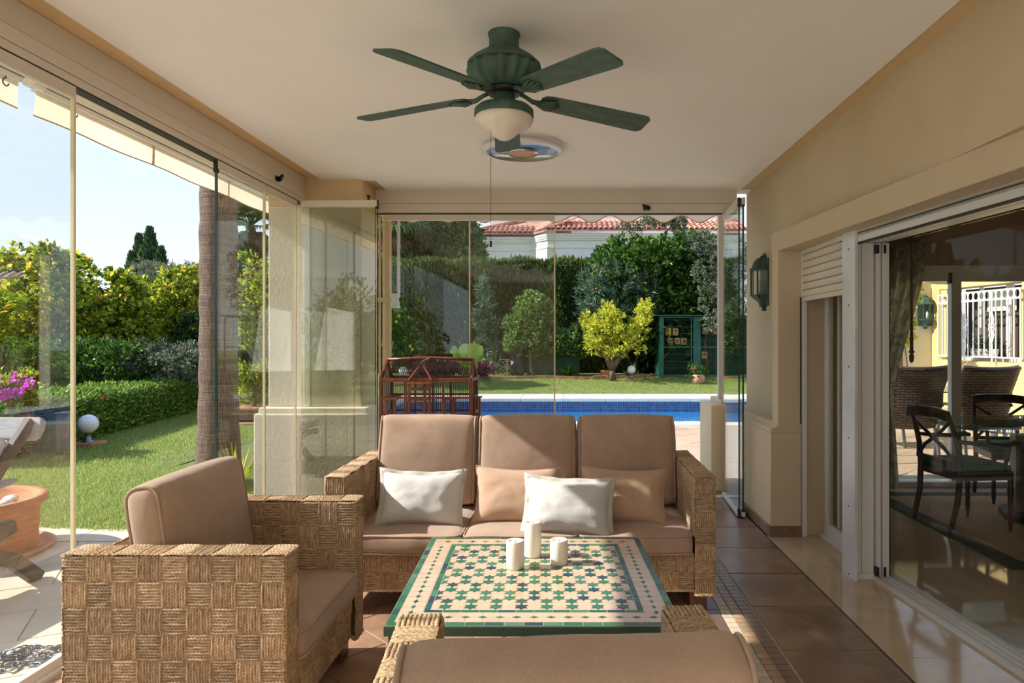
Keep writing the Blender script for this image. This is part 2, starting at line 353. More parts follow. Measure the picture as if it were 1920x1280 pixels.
def wickermat():
    m, t, b = newmat('dark_wicker'); v = coords(t, (1, 1, 1))
    br = t.nodes.new('ShaderNodeTexBrick'); br.inputs['Scale'].default_value = 1; br.inputs['Brick Width'].default_value = .09; br.inputs['Row Height'].default_value = .030; br.inputs['Mortar Size'].default_value = .006
    br.inputs['Color1'].default_value = (*lin((116, 92, 74)), 1); br.inputs['Color2'].default_value = (*lin((84, 66, 54)), 1); br.inputs['Mortar'].default_value = (*lin((34, 26, 22)), 1)
    mp_ = coords(t, (1, 1, 1), 'Object', (R(90), 0, 0)); t.links.new(mp_, br.inputs['Vector']); t.links.new(br.outputs['Color'], b.inputs['Base Color'])
    b.inputs['Roughness'].default_value = .45
    inv = t.nodes.new('ShaderNodeMath'); inv.operation = 'SUBTRACT'; inv.inputs[0].default_value = 1; t.links.new(br.outputs['Fac'], inv.inputs[1]); bump(t, b, inv.outputs[0], .6, .01)
    return m
M['wickerd'] = wickermat()
def mosaicmat():
    m, t, b = newmat('glazed_zellige'); oi = t.nodes.new('ShaderNodeObjectInfo')
    col = ramp(t, oi.outputs['Random'], [(0, lin((20, 58, 84))), (.16, lin((26, 74, 88))), (.3, lin((34, 96, 80))), (.55, lin((44, 112, 80))), (.8, lin((54, 122, 88))), (1, lin((84, 130, 104)))])
    v = coords(t); col = mixc(t, col, ramp(t, noise_node(t, v, 60, 3), [(.3, (.85,) * 3), (.7, (1.1,) * 3)]), 1, 'MULTIPLY')
    t.links.new(col, b.inputs['Base Color']); b.inputs['Roughness'].default_value = .3; b.inputs['Specular IOR Level'].default_value = .3
    return m
M['zellige'] = mosaicmat()
M['zcream'] = mat('cream_zellige', (220, 193, 165), (208, 174, 143), .22, vs=9, rand=.05, lo=.3, hi=.8)
M['zwall'] = mat('cream_grout_slab', (222, 195, 167), (206, 170, 136), .25, vs=14, lo=.35, hi=.8)
def watermat():
    m = glassmat('pool_water', (.55, .82, .95), 1.0, 1.33, 0.0, .35); return m
M['water'] = watermat()
def pooltile():
    m, t, b = newmat('blue_pool_mosaic'); v = coords(t, (1, 1, 1), 'Object', (R(90), 0, 0))
    br = t.nodes.new('ShaderNodeTexBrick'); br.offset = 0; br.inputs['Scale'].default_value = 1; br.inputs['Brick Width'].default_value = .06; br.inputs['Row Height'].default_value = .06; br.inputs['Mortar Size'].default_value = .004
    br.inputs['Color1'].default_value = (*lin((46, 66, 112)), 1); br.inputs['Color2'].default_value = (*lin((70, 92, 136)), 1); br.inputs['Mortar'].default_value = (*lin((120, 136, 164)), 1)
    t.links.new(v, br.inputs['Vector']); t.links.new(br.outputs['Color'], b.inputs['Base Color']); b.inputs['Roughness'].default_value = .3; return m
M['pooltile'] = pooltile()
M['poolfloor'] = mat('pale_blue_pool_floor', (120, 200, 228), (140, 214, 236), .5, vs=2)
def grassmat():
    m, t, b = newmat('lawn_grass'); v = coords(t)
    col = ramp(t, noise_node(t, v, 1.3, 6, .7), [(.3, lin((126, 140, 72))), (.7, lin((164, 168, 100)))])
    fine = ramp(t, noise_node(t, v, 40, 4, .8), [(.3, (.62,) * 3), (.7, (1.25,) * 3)])
    t.links.new(mixc(t, col, fine, 1, 'MULTIPLY'), b.inputs['Base Color']); b.inputs['Roughness'].default_value = .9
    bump(t, b, noise_node(t, v, 60, 4, .8), 1.0, .04); return m
M['grass'] = grassmat()
M['blade'] = leafmat('grass_blades', [(0, (122, 146, 62)), (.5, (160, 178, 90)), (1, (200, 206, 130))], .5)
def palmbark():
    m, t, b = newmat('palm_bark'); v = coords(t, (1, 1, 1))
    n1 = noise_node(t, coords(t, (34, 34, 2.4)), 3, 5, .7); n2 = noise_node(t, coords(t, (2.0, 2.0, 80)), 2, 4, .6)
    ad = t.nodes.new('ShaderNodeMath'); ad.operation = 'MULTIPLY'; t.links.new(n1, ad.inputs[0]); t.links.new(n2, ad.inputs[1])
    col = ramp(t, ad.outputs[0], [(.14, lin((78, 62, 52))), (.26, lin((140, 116, 98))), (.38, lin((178, 154, 132)))])
    t.links.new(col, b.inputs['Base Color']); b.inputs['Roughness'].default_value = .9; bump(t, b, ad.outputs[0], 1.0, .05); return m
M['palmbark'] = palmbark()
M['lf_hedge'] = leafmat('cypress_hedge_foliage', [(0, (36, 54, 22)), (.5, (72, 96, 40)), (1, (124, 142, 66))], .3, .7)
M['lf_hedge_low'] = leafmat('low_hedge_leaf', [(0, (52, 84, 34)), (.5, (108, 146, 52)), (1, (176, 196, 84))], .35)
M['lf_yellow'] = leafmat('yellow_green_leaf', [(0, (58, 88, 30)), (.35, (110, 140, 42)), (.7, (184, 192, 60)), (.93, (226, 214, 70)), (1, (220, 150, 60))], .6)
M['lf_bright'] = leafmat('golden_leaf', [(0, (140, 156, 40)), (.5, (206, 206, 60)), (1, (236, 230, 100))], .5)
M['lf_light'] = leafmat('light_green_leaf', [(0, (60, 96, 40)), (.5, (112, 148, 70)), (1, (176, 196, 116))], .4, .4)
M['lf_dark'] = leafmat('dark_glossy_leaf', [(0, (16, 40, 18)), (.6, (34, 66, 30)), (1, (74, 108, 44))], .2, .3)
M['lf_mid'] = leafmat('mid_green_leaf', [(0, (34, 66, 26)), (.5, (66, 104, 38)), (1, (124, 156, 60))], .35, .4)
M['lf_ole'] = leafmat('oleander_leaf', [(0, (44, 68, 50)), (.5, (82, 110, 82)), (1, (140, 162, 132))], .25, .4)
M['lf_olive'] = leafmat('olive_leaf', [(0, (70, 82, 60)), (.5, (112, 122, 94)), (1, (162, 168, 140))], .3, .5)
M['lf_cyp'] = leafmat('cypress_foliage', [(0, (34, 60, 36)), (.5, (62, 94, 52)), (1, (100, 130, 72))], .2, .7)
M['lf_purple'] = leafmat('purple_leaf', [(0, (84, 34, 56)), (.6, (132, 64, 92)), (1, (180, 120, 140))], .35)
M['lf_taro'] = leafmat('taro_leaf', [(0, (110, 168, 50)), (.5, (170, 200, 70)), (1, (216, 214, 90))], .5, .35)
M['lf_palm'] = leafmat('palm_frond', [(0, (52, 84, 44)), (.5, (92, 124, 66)), (1, (150, 172, 110))], .3, .4)
M['lf_dead'] = leafmat('dry_palm_frond', [(0, (88, 70, 50)), (1, (150, 126, 96))], .2, .8)
M['lf_far'] = leafmat('distant_foliage', [(0, (40, 60, 34)), (.5, (66, 90, 48)), (1, (110, 130, 74))], .2, .7)

# ---------------------------------------------------------------- foliage helpers (numpy)
def unit(n):
    v = rng.normal(size=(n, 3)); return v / np.linalg.norm(v, axis=1)[:, None]
def leaves(name, Pn, D, size, aspect, mt, parent, upbias=.3, jit=.9, kind='stuff', fold=.15):
    n = len(Pn); d = D + unit(n) * jit; d[:, 2] += upbias; d /= np.linalg.norm(d, axis=1)[:, None]
    s = np.cross(d, unit(n)); s /= np.linalg.norm(s, axis=1)[:, None] + 1e-9; nn = np.cross(d, s)
    L = (size * rng.uniform(.65, 1.25, n))[:, None]; W = L * aspect
    a = Pn; b = Pn + d * L * .45 + s * W * .5 + nn * L * fold; c = Pn + d * L; e_ = Pn + d * L * .45 - s * W * .5 + nn * L * fold
    V = np.stack([a, b, c, e_], 1).reshape(-1, 3); Fq = np.arange(4 * n).reshape(n, 4)
    return npmesh(name, V, Fq, mt, parent, kind=kind)
def blob_pts(blobs, n, shell=.45, clump=14, cr=.10):
    B = np.array(blobs, float); wgt = (B[:, 3] * B[:, 4] * B[:, 5]) ** (2 / 3); wgt /= wgt.sum()
    nc = max(3, n // clump); idx = rng.choice(len(B), nc, p=wgt); u = unit(nc)
    rad = 1 - shell * rng.random(nc) ** 1.6; rad *= rng.uniform(.86, 1.1, nc)
    cpos = B[idx, :3] + u * B[idx, 3:6] * rad[:, None]
    k = rng.integers(0, nc, n); off = unit(n) * (rng.random(n) ** .5)[:, None] * cr
    sc = B[idx[k], 3:6].mean(1)[:, None]
    return cpos[k] + off * np.maximum(sc, .5), u[k]
def pblob(base, px, py, rx, ry, d, rd=None):       # ellipsoid centred on a pixel at depth d, relative to base
    c = P(px, py, d) - Vector(base); s = d / F
    return (c.x, c.y, c.z, rx * s, (rd if rd else rx * s * .8), ry * s)
def plant(name, label, cat, base, blobs, n, size, aspect, mt, stems=None, bark='trunk', crown='foliage', group=None, shell=.45, cr=.10, upbias=.3, clump=14, jit=.9):
    t = thing(name, label, cat, base, 0, group)
    Pn, D = blob_pts(blobs, n, shell, clump, cr); leaves(crown, Pn, D, size, aspect, mt, t, upbias, jit)
    if stems:
        first = True
        for pts, r in stems:
            rr = [r * (1 - .65 * i / (len(pts) - 1)) for i in range(len(pts))]
            MB().tube(pts, rr, 7).build('trunk' if first else 'branch', M[bark], t, smooth=True); first = False
    return t
def limb(a, b, r, wob=.08, n=5):
    a = Vector(a); b = Vector(b); pts = []
    for i in range(n):
        f = i / (n - 1); p = a.lerp(b, f); q = wob * (b - a).length * math.sin(f * PI)
        pts.append(p + Vector((random.uniform(-q, q), random.uniform(-q, q), random.uniform(-q, q) * .3)))
    pts[0] = a; pts[-1] = b; return (pts, r)
# ================================================================ THE SETTING
def struct(o): o['kind'] = 'structure'; return o
# ---- ceiling: white dropped panel with a tan slab above that shows as a margin
cp = MB().prism([(-2.04, -4), (1.53, -4), (1.53, 6.05), (-1.60, 6.05), (-1.60, 5.69), (-2.04, 5.69)], 2.72, 2.733)
ceiling = struct(cp.build('ceiling', M['ceiling']))
MB().box(-2.62, 9.2, -4, 6.42, 2.766, 3.3).box(-2.16, 1.64, -4, 6.05, 2.736, 2.768).build('roof_slab', M['tan'], ceiling)
# ---- floor: grout bed, terracotta tiles on the diagonal, mosaic strip, brown tiles, marble sill and marble interior
floor = struct(MB().box(-2.30, 1.42, -3.6, 6.30, -.12, -.004).build('floor', M['grout']))
def clip(poly, ax, val, keep_less):
    outp = []
    for i in range(len(poly)):
        a = poly[i]; b = poly[(i + 1) % len(poly)]
        ia = (a[ax] <= val) if keep_less else (a[ax] >= val); ib = (b[ax] <= val) if keep_less else (b[ax] >= val)
        if ia: outp.append(a)
        if ia != ib:
            t_ = (val - a[ax]) / (b[ax] - a[ax]); outp.append((a[0] + (b[0] - a[0]) * t_, a[1] + (b[1] - a[1]) * t_))
    return outp
def tilepoly(poly, mt, name='tile', z=0.0, par=floor, th=.02):
    if len(poly) < 3: return
    ar = abs(sum(poly[i][0] * poly[(i + 1) % len(poly)][1] - poly[(i + 1) % len(poly)][0] * poly[i][1] for i in range(len(poly)))) / 2
    if ar < .0012: return
    return MB().prism(poly, z - th, z + random.uniform(0, .0012)).build(name, mt, par)
q = .469; g = .007
for i in range(-30, 30):                          # lines x-y = -3.978 + i q ; x+y = 2.315 + j q
    for j in range(-30, 30):
        a0 = -3.978 + i * q + g; a1 = a0 + q - 2 * g; b0 = 2.315 + j * q + g; b1 = b0 + q - 2 * g
        pl = [((a + b) / 2, (b - a) / 2) for a, b in ((a0, b0), (a1, b0), (a1, b1), (a0, b1))]
        if max(p[0] for p in pl) < -2.12 or min(p[0] for p in pl) > .69 or min(p[1] for p in pl) > 6.0 or max(p[1] for p in pl) < .9: continue
        for ax, val, kl in ((0, -2.12, False), (0, .69, True), (1, 6.0, True), (1, .9, False)): pl = clip(pl, ax, val, kl) if len(pl) > 2 else pl
        tilepoly(pl, M['terra'])
y = 3.58 - .505 * 6
while y < 6.2:
    tilepoly([(.969, y + .006), (1.408, y + .006), (1.408, y + .499), (.969, y + .499)], M['tile_brown'], 'brown_tile'); y += .505
y = .9
while y < 6.1:
    tilepoly([(.700, y + .003), (.781, y + .003), (.781, y + .327), (.700, y + .327)], M['tile_dark'], 'strip_tile'); y += .33
mt0 = None; y = 1.2; k = 0; srcs = {}
while y < 6.05:
    for (x0, x1, mm, nm) in ((.787, .838, 'tile_cream', 'mosaic_tile'), (.842, .892, 'tile_beige', 'mosaic_tile'), (.896, .955, 'tile_brown', 'mosaic_tile')):
        if mm not in srcs:
            srcs[mm] = MB().box(x0, x1, 0, .0505, -.02, .0008).build(nm, M[mm], floor, bevel=.0015, seg=1); srcs[mm].location.y = y
        else: share(srcs[mm], floor, Matrix.Translation((0, y, 0)), nm).modifiers.new('b', 'BEVEL').width = .0015
    y += .0545; k += 1
# marble sill between tiles and doors, with a dark joint
MB().box(1.408, 1.42, -3.6, 4.87, -.02, -.001).build('joint_strip', M['grey_line'], floor)
sill = struct(MB().box(1.42, 1.99, -.4, 4.87, -.12, .001).build('trim_6', M['marble'])); sill['label'] = 'beige marble threshold slab along the sliding doors'
for yy in (3.0, 1.8, 4.2): MB().box(1.42, 1.78, yy, yy + .002, .0005, .0014).build('joint_line', M['grout'], sill)
fin = struct(MB().box(1.99, 6.6, -1.0, 6.5, -.12, 0).build('floor.001', M['marble_in']))
# ---- left fascia profile (aluminium) and far fascia
fl = struct(MB().box(-2.30, -2.16, -4, 5.63, 2.615, 2.733).build('trim_1', M['alu'], bevel=.004))
MB().box(-2.30, -2.150, -4, 5.63, 2.552, 2.612).build('lower_band', M['alu'], fl, bevel=.004)
MB().box(-2.30, -2.156, -4, 5.63, 2.516, 2.550).build('rail_band', M['alu'], fl, bevel=.002)
MB().box(-2.22, -2.165, -4, 5.63, 2.508, 2.517).build('dark_groove', M['grey_line'], fl)  # thin dark strip along the underside of the left bands
MB().box(-2.30, -2.16, -4, 5.63, 2.733, 2.765).build('upper_closure', M['tan'], fl)
ff = struct(MB().box(-1.70, 1.50, 6.04, 6.18, 2.60, 2.725).build('trim_2', M['alu'], bevel=.004))
MB().box(-1.70, 1.50, 6.03, 6.18, 2.520, 2.598).build('lower_band', M['alu'], ff, bevel=.004)
MB().box(-1.70, 1.42, 6.06, 6.10, 2.510, 2.521).build('dark_groove', M['grey_line'], ff)  # same dark strip under the far fascia
MB().box(-1.70, 1.66, 6.05, 6.20, 2.725, 2.765).build('upper_closure', M['alu'], ff)
# floor tracks
tr = struct(MB().box(-2.205, -2.135, -3.6, 5.5, -.01, .014).build('trim_3', M['white_alu'], bevel=.003))
MB().box(-2.178, -2.172, -3.6, 5.5, .013, .0165).build('slot', M['grey_line'], tr)
tr = struct(MB().box(-1.6, 1.45, 6.03, 6.10, -.01, .012).build('trim_4', M['white_alu'], bevel=.003))
# ---- left rear column
col = thing('plaster_column', 'thick cream plaster column on a stepped base at the left rear corner', 'column', (-2.05, 5.8, 0))
MB().box(-.48, .44, -.30, .38, 0, .80).build('base', M['plaster_l'], col, bevel=.012, seg=3)
MB().box(-.455, .42, -.27, .36, .80, .845).build('base_cap', M['plaster_l'], col, bevel=.01, seg=3)
MB().box(-.418, .35, -.17, .30, .845, 2.50).build('shaft', M['plaster_l'], col, bevel=.01, seg=3)
MB().box(-.418, .35, -.17, .30, 2.50, 2.765).build('capital', M['tan'], col, bevel=.004)
MB().box(-.115, -.07, -.185, -.17, .85, 2.50).build('wall_profile', M['white_alu'], col)
# ---- right house wall with projecting dado, frame and lintel
wr = struct(MB().box(1.64, 1.95, 4.98, 6.25, 0, 2.80).build('wall_right', M['plaster']))
MB().box(1.64, 1.95, -4, 4.98, 2.17, 2.80).build('upper_wall', M['plaster'], wr)
MB().box(1.44, 1.66, 4.84, 6.25, 0, .735).build('dado', M['plaster'], wr, bevel=.006)
MB().prism([(1.44, .735), (1.66, .735), (1.66, .80), (1.50, .80), (1.47, .775), (1.44, .765)], 4.84, 6.25, 'y').build('dado_cap', M['plaster'], wr, bevel=.004)
MB().box(1.50, 1.95, 4.868, 5.0, 0, 2.05).build('jamb', M['plaster'], wr, bevel=.004)
lt = MB().box(0, .30, -5.6, .13, 2.03, 2.17).build('lintel_band', M['plaster'], wr, bevel=.005); lt.location = (1.50, 4.87, 0); lt.rotation_euler[2] = R(3.95)
bb = struct(MB().box(1.428, 1.45, 4.83, 6.2, 0, .078).build('baseboard_right', M['tile_brown'], bevel=.002))
MB().box(1.43, 1.66, 4.828, 4.842, 0, .078).build('skirting_return', M['tile_brown'], bb, bevel=.002)
struct(MB().box(-2.3, 1.64, -3.85, -3.7, 0, 2.76).build('wall_rear', M['plaster']))
# ---- recess: roller shutter, guide rails, inner window
sh = thing('roller_shutter', 'half-lowered cream roller shutter in the recess beside the sliding door', 'shutter', (1.68, 4.48, 1.70))
sl = MB().prism([(-.004, 0), (-.014, .006), (-.016, .024), (-.014, .042), (-.004, .047), (.006, .047), (.006, 0)], -.36, .36, 'y')
first = sl.build('slat', M['alu'], sh)
for i in range(1, 7): share(first, sh, Matrix.Translation((0, 0, i * .050)))
MB().box(-.014, .01, -.36, .36, -.03, 0).build('bottom_bar', M['alu'], sh, bevel=.003)
wn = struct(MB().box(1.664, 1.70, 4.842, 4.868, 0, 2.03).build('window_1', M['white_alu'], bevel=.002))
MB().box(1.656, 1.664, 4.846, 4.862, 0, 1.70).build('guide_groove', M['grey_line'], wn)
for (y0, y1) in ((4.80, 4.87), (4.02, 4.12)): MB().box(1.83, 1.87, y0, y1, .02, 2.0).build('stile', M['white_alu'], wn, bevel=.003)
for (y0, y1) in ((4.70, 4.74), (4.62, 4.65)): MB().box(1.872, 1.892, y0, y1, .05, 2.0).build('stile', M['white_alu'], wn, bevel=.003)
MB().box(1.83, 1.87, 4.12, 4.80, .02, .10).build('bottom_rail', M['white_alu'], wn, bevel=.003)
MB().box(1.83, 1.87, 4.12, 4.80, 1.92, 2.0).build('top_rail', M['white_alu'], wn, bevel=.003)
MB().box(1.80, 1.90, 4.02, 4.87, 0, .02).build('sill_track', M['white_alu'], wn)
MB().box(1.848, 1.853, 4.12, 4.80, .10, 1.92).build('pane', M['glass_in'], wn)
MB().box(1.93, 1.99, 4.30, 4.62, .02, 2.0).build('inner_curtain', M['curtain'], wn)
# ---- sliding dining door (door_1), in its own frame turned 4.9 degrees
d1 = struct(MB().box(0, .035, -5, 0, 1.962, 2.03).build('door_1', M['white_alu'], bevel=.003))
d1.location = (1.675, 4.02, 0); d1.rotation_euler[2] = R(4.88)
MB().box(-.002, .004, -5, 0, 2.012, 2.018).build('groove', M['grey_line'], d1)
MB().box(-.002, .034, -5, 0, 1.957, 1.963).build('rubber_seal', M['grey_line'], d1)
for (x0, x1, z0) in ((.036, .07, 1.965), (.078, .108, 1.968), (.116, .146, 1.965), (.154, .19, 1.968)): MB().box(x0, x1, -5, 0, z0, 2.03).build('head_track', M['white_alu'], d1, bevel=.002)
MB().box(.0, .24, -5, .2, 2.0, 2.20).build('head_box', M['white_alu'], d1)
MB().box(-.02, .0, -.07, .08, 0, 2.05).build('guide_post', M['white_patchy'], d1, bevel=.002)
for zz in (.02, .42, .82, 1.24, 1.60, 1.93): MB().lathe([(.006, -.002), (.006, .003)], 8).build('screw', M['steel'], d1).matrix_basis = Matrix.Translation((-.021, .0, zz)) @ Matrix.Rotation(R(90), 4, 'Y')
MB().box(.001, .010, -.02, .0, 0, 1.96).build('dark_joint', M['grey_line'], d1)
MB().box(.010, .118, -.03, .02, .0, 1.965).build('end_panel', M['white_alu'], d1, bevel=.002)
MB().box(.0405, .0425, -.032, -.03, .0, 1.965).build('groove_line', M['grey_line'], d1)
MB().box(.014, .112, -.045, .0, .0, .035).build('end_foot', M['white_alu'], d1, bevel=.002)
MB().box(.126, .150, -.05, .03, .02, 1.96).build('sash_stile', M['white_alu'], d1, bevel=.002)
MB().box(.158, .196, -.06, .03, .02, 1.96).build('sash_stile', M['white_alu'], d1, bevel=.002)
for xx in (.118, .160):
    MB().box(xx, xx + .015, -.066, -.03, .02, .075).build('black_buffer', M['black'], d1, bevel=.003)
    MB().box(xx, xx + .015, -.066, -.03, 1.90, 1.95).build('black_buffer', M['black'], d1, bevel=.003)
MB().box(.196, .202, -.06, .03, .02, 1.96).build('dark_joint', M['black'], d1)
MB().box(.100, .255, -5, .05, .0, .008).build('floor_track', M['white_alu'], d1)
for xx in (.103, .138, .176, .230): MB().box(xx, xx + .016, -5, -.02, .007, .022).build('track_ridge', M['white_alu'], d1)
MB().box(.214, .222, -5, -.05, .02, 1.965).build('pane', M['glass_in'], d1)
# ---- interior room
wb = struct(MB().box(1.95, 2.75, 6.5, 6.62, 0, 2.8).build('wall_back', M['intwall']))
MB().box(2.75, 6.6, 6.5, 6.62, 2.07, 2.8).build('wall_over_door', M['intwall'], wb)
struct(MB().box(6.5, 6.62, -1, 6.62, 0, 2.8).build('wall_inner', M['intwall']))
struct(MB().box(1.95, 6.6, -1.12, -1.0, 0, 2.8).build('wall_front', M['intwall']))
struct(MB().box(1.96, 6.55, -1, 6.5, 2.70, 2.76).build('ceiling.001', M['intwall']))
d2 = struct(MB().box(2.75, 6.5, 6.46, 6.56, 2.03, 2.10).build('door_2', M['white_alu'], bevel=.003))
MB().box(2.75, 6.5, 6.48, 6.54, 1.95, 2.03).build('top_rail', M['white_alu'], d2, bevel=.003)
for x0 in (3.635, 5.45, 2.76): MB().box(x0, x0 + .095, 6.46, 6.53, .02, 2.0).build('stile', M['white_alu'], d2, bevel=.004)
MB().box(3.615, 3.637, 6.452, 6.50, 1.93, 2.03).build('black_buffer', M['black'], d2)
MB().box(2.75, 6.5, 6.44, 6.58, 0, .055).build('threshold', M['white_alu'], d2, bevel=.003)
MB().box(2.8, 3.63, 6.50, 6.506, .05, 1.95).build('pane', M['glass'], d2)

# ================================================================ FOLDING GLASS PANELS
def glass_panel(label, a, b, edge='seal', mt='glass', top=True, z0=.02, z1=2.508, both=False):
    a = Vector((a[0], a[1], 0)); b = Vector((b[0], b[1], 0)); L = (b - a).length
    t = thing('folding_glass_panel', label, 'glass panel', a, math.atan2((b - a).y, (b - a).x), 'frameless folding glass panels')
    MB().box(0, L, -.004, .004, z0 + .03, z1 - .05).build('pane', M[mt], t)
    if top: MB().box(0, L, -.014, .014, z1 - .052, z1).build('top_rail', M['alu'], t, bevel=.002)
    MB().box(0, L, -.014, .014, z0 - .006, z0 + .03).build('bottom_rail', M['white_alu'], t, bevel=.002)
    if edge == 'seal': MB().box(L - .007, L + .005, -.008, .008, z0 + .03, z1 - .05).build('edge_seal', M['seal'], t)
    if edge == 'green' or both: MB().box(L - .003, L + .003, -.0055, .0055, z0 + .03, z1 - .05).build('glass_edge', M['glass_edge'], t)
    return t
XL = -2.172
glass_panel('left glass panel nearest the camera beside the outdoor teak chair', (XL, 1.62), (XL, 3.0))
glass_panel('left glass panel before the nearest one, partly out of the photo', (XL, .2), (XL, 1.61))
p = glass_panel('left glass panel in front of the tall palm trunk', (XL, 4.22), (XL, 4.89), both=False)
MB().box(-.004, .008, -.007, .007, .05, 2.46).build('glass_edge', M['glass_edge'], p)
MB().box(-.012, .014, -.012, .012, 2.43, 2.51).build('corner_fitting', M['black'], p, bevel=.002)
glass_panel('narrow left glass panel beside the plaster column', (XL, 4.90), (XL, 5.45))
p = glass_panel('glass panel swung inward behind the left end of the sofa', (-2.13, 5.46), (-1.515, 5.44), 'green', 'glass_t')
MB().box(.60, .625, -.012, .012, 2.44, 2.51).build('corner_fitting', M['black'], p, bevel=.002)
MB().lathe([(.012, 0), (.008, .02), (.016, .03), (.016, .04)], 10, (.545, 0, 2.508)).build('pivot_knob', M['black'], p)
p = glass_panel('second glass panel folded behind the inward panel at the column', (-2.13, 5.475), (-1.54, 5.475), 'green', 'glass')
YF = 6.075
glass_panel('rear glass panel behind the birdcage', (-1.62, YF), (-.870, YF))
glass_panel('middle rear glass panel between the two pale seals', (-.865, YF), (-.113, YF))
p = glass_panel('glass panel folded against the right wall, outer one', (1.385, 6.05), (1.345, 5.35), 'green', 'glass')
MB().box(.685, .71, -.012, .012, .0, .07).build('corner_fitting', M['black'], p, bevel=.002)
MB().box(.685, .71, -.012, .012, 2.44, 2.51).build('corner_fitting', M['black'], p, bevel=.002)
p = glass_panel('glass panel folded against the right wall, inner one', (1.415, 6.05), (1.375, 5.33), 'none', 'glass')
MB().box(.70, .708, -.006, .006, .05, 2.46).build('edge_strip', M['black'], p)
MB().box(.695, .715, -.012, .012, .0, .07).build('corner_fitting', M['black'], p, bevel=.002)
MB().box(.695, .715, -.012, .012, 2.44, 2.51).build('corner_fitting', M['black'], p, bevel=.002)
# catches on the fascias
def catch(label, loc, rz):
    t = thing('panel_catch', label, 'catch', loc, rz)
    MB().box(-.03, .03, -.002, .012, -.035, .0).build('plate', M['black'], t, bevel=.002)
    MB().bar((-.02, .012, -.01), (.04, .06, -.004), .016, .02).build('lever', M['black'], t)
    MB().bar((-.02, .014, -.028), (.03, .05, -.03), .008, .01).build('hook', M['black'], t)
catch('black glass-panel catch on the left fascia near the column', (-2.15, 5.05, 2.605), R(-90))
catch('black glass-panel catch on the rear fascia towards the right', (.70, 6.028, 2.575), R(180))

# ================================================================ AWNINGS AND THEIR POSTS
def awning(label, y0, y1, hooks):
    t = thing('retractable_awning', label, 'awning', (-2.75, (y0 + y1) / 2, 2.6), 0, 'cream awnings along the left side')
    h = (y1 - y0) / 2
    n = 24; v = []; f = []
    for i in range(n + 1):
        y = -h + 2 * h * i / n
        for (x, z) in ((.55, .29), (.30, .225), (.03, .135)): v.append((x, y, z + .006 * math.sin(i * 1.3)))
    for i in range(n):
        for j in range(2): f.append((i * 3 + j, i * 3 + j + 1, i * 3 + j + 4, i * 3 + j + 3))
    MB().add(v, f).build('canopy', M['awning'], t, smooth=True, fix=False)
    bm_ = MB().prism([(-.035, .085), (.02, .085), (.03, .10), (.03, .14), (-.035, .14)], -h, h, 'y').build('front_bar', M['white_alu'], t, bevel=.006)
    MB().box(.031, .034, -h, h, .108, .112).build('groove', M['grey_line'], bm_)
    v = []; f = []
    for i in range(n + 1):
        y = -h + 2 * h * i / n; wv = .012 * math.sin(i * .9); v += [(0, y, .085), (wv * .5 - .005, y, .02), (wv - .012, y, -.042)]
    for i in range(n):
        for j in range(2): f.append((i * 3 + j, i * 3 + j + 1, i * 3 + j + 4, i * 3 + j + 3))
    o = MB().add(v, f).build('valance', M['awning'], t, smooth=True, fix=False)
    MB().tube([(v[i * 3 + 2][0], v[i * 3 + 2][1], v[i * 3 + 2][2]) for i in range(n + 1)], .004, 5).build('binding', M['awn_edge'], o)
    for k in range(1, 3):
        y = -h + 2 * h * k / 3; MB().box(-.012, -.002, y - .012, y + .012, -.04, .085).build('seam', M['awn_edge'], o)
    for yy in hooks:
        pts = [(.01, yy - (y0 + y1) / 2 + .018 * math.cos(a), .055 + .018 * math.sin(a)) for a in [R(90 + 22 * k) for k in range(13)]]
        MB().tube([(.01, pts[0][1], .09)] + pts, .0035, 5).build('hook', M['black'], t)
    return t
awning('long cream awning with a plain valance above the left garden', 3.53, 6.55, (3.80, 6.50))
awning('cream awning cut off by the top left corner of the photo', .6, 3.42, (3.33,))
t = thing('awning_end_cap', 'round white end cap between the two left awnings', 'end cap', (-2.72, 3.48, 2.72))
MB().lathe([(0, -.045), (.04, -.045), (.045, -.035), (.045, .035), (.04, .045), (0, .045)], 20).build('disc', M['white_alu'], t, smooth=True).rotation_euler[0] = R(90)
# far scalloped awning
t = thing('scalloped_awning', 'cream awning with a scalloped valance above the rear glass', 'awning', (-.1, 6.7, 2.52))
v = []; f = []; n = 120; x0, x1 = -1.72, 1.60
for i in range(n + 1):
    x = x0 + (x1 - x0) * i / n
    zz = .060 - .034 * math.cos(2 * PI * (x - .1 - .241) / .352)
    v += [(x, 0, .16), (x, .004 * math.sin(x * 7), .10), (x, .008 * math.sin(x * 7), zz)]
for i in range(n):
    for j in range(2): f.append((i * 3 + j, i * 3 + j + 1, i * 3 + j + 4, i * 3 + j + 3))
o = MB().add(v, f).build('valance', M['awning'], t, smooth=True, fix=False)
MB().tube([v[i * 3 + 2] for i in range(n + 1)], .005, 5).build('binding', M['awn_edge'], o)
MB().box(x0, x1, -.03, .03, .16, .21).build('front_bar', M['white_alu'], t, bevel=.006)
MB().add([(x0, 0, .21), (x1, 0, .21), (x1, -.50, .30), (x0, -.50, .30)], [(0, 1, 2, 3)]).build('canopy', M['awning'], t, fix=False)
MB().bar((x1 - .05, 0, .18), (x1 - .45, -.4, .27), .03).build('folding_arm', M['white_alu'], t)
def cyl(x, y, z0, z1, r, name, mt, par, n=12): return MB().lathe([(r, z0), (r, z1)], n, (x, y, 0)).build(name, M[mt], par, smooth=False)
t = thing('awning_post', 'round tan post with brackets behind the left rear glass', 'post', (-1.75, 6.62, 0))
cyl(0, 0, 0, 2.72, .043, 'post', 'tan', t, 16); cyl(-.075, .02, .2, 2.68, .012, 'side_tube', 'tan', t); cyl(.125, -.05, 1.80, 2.60, .015, 'guide_rod', 'white_alu', t)
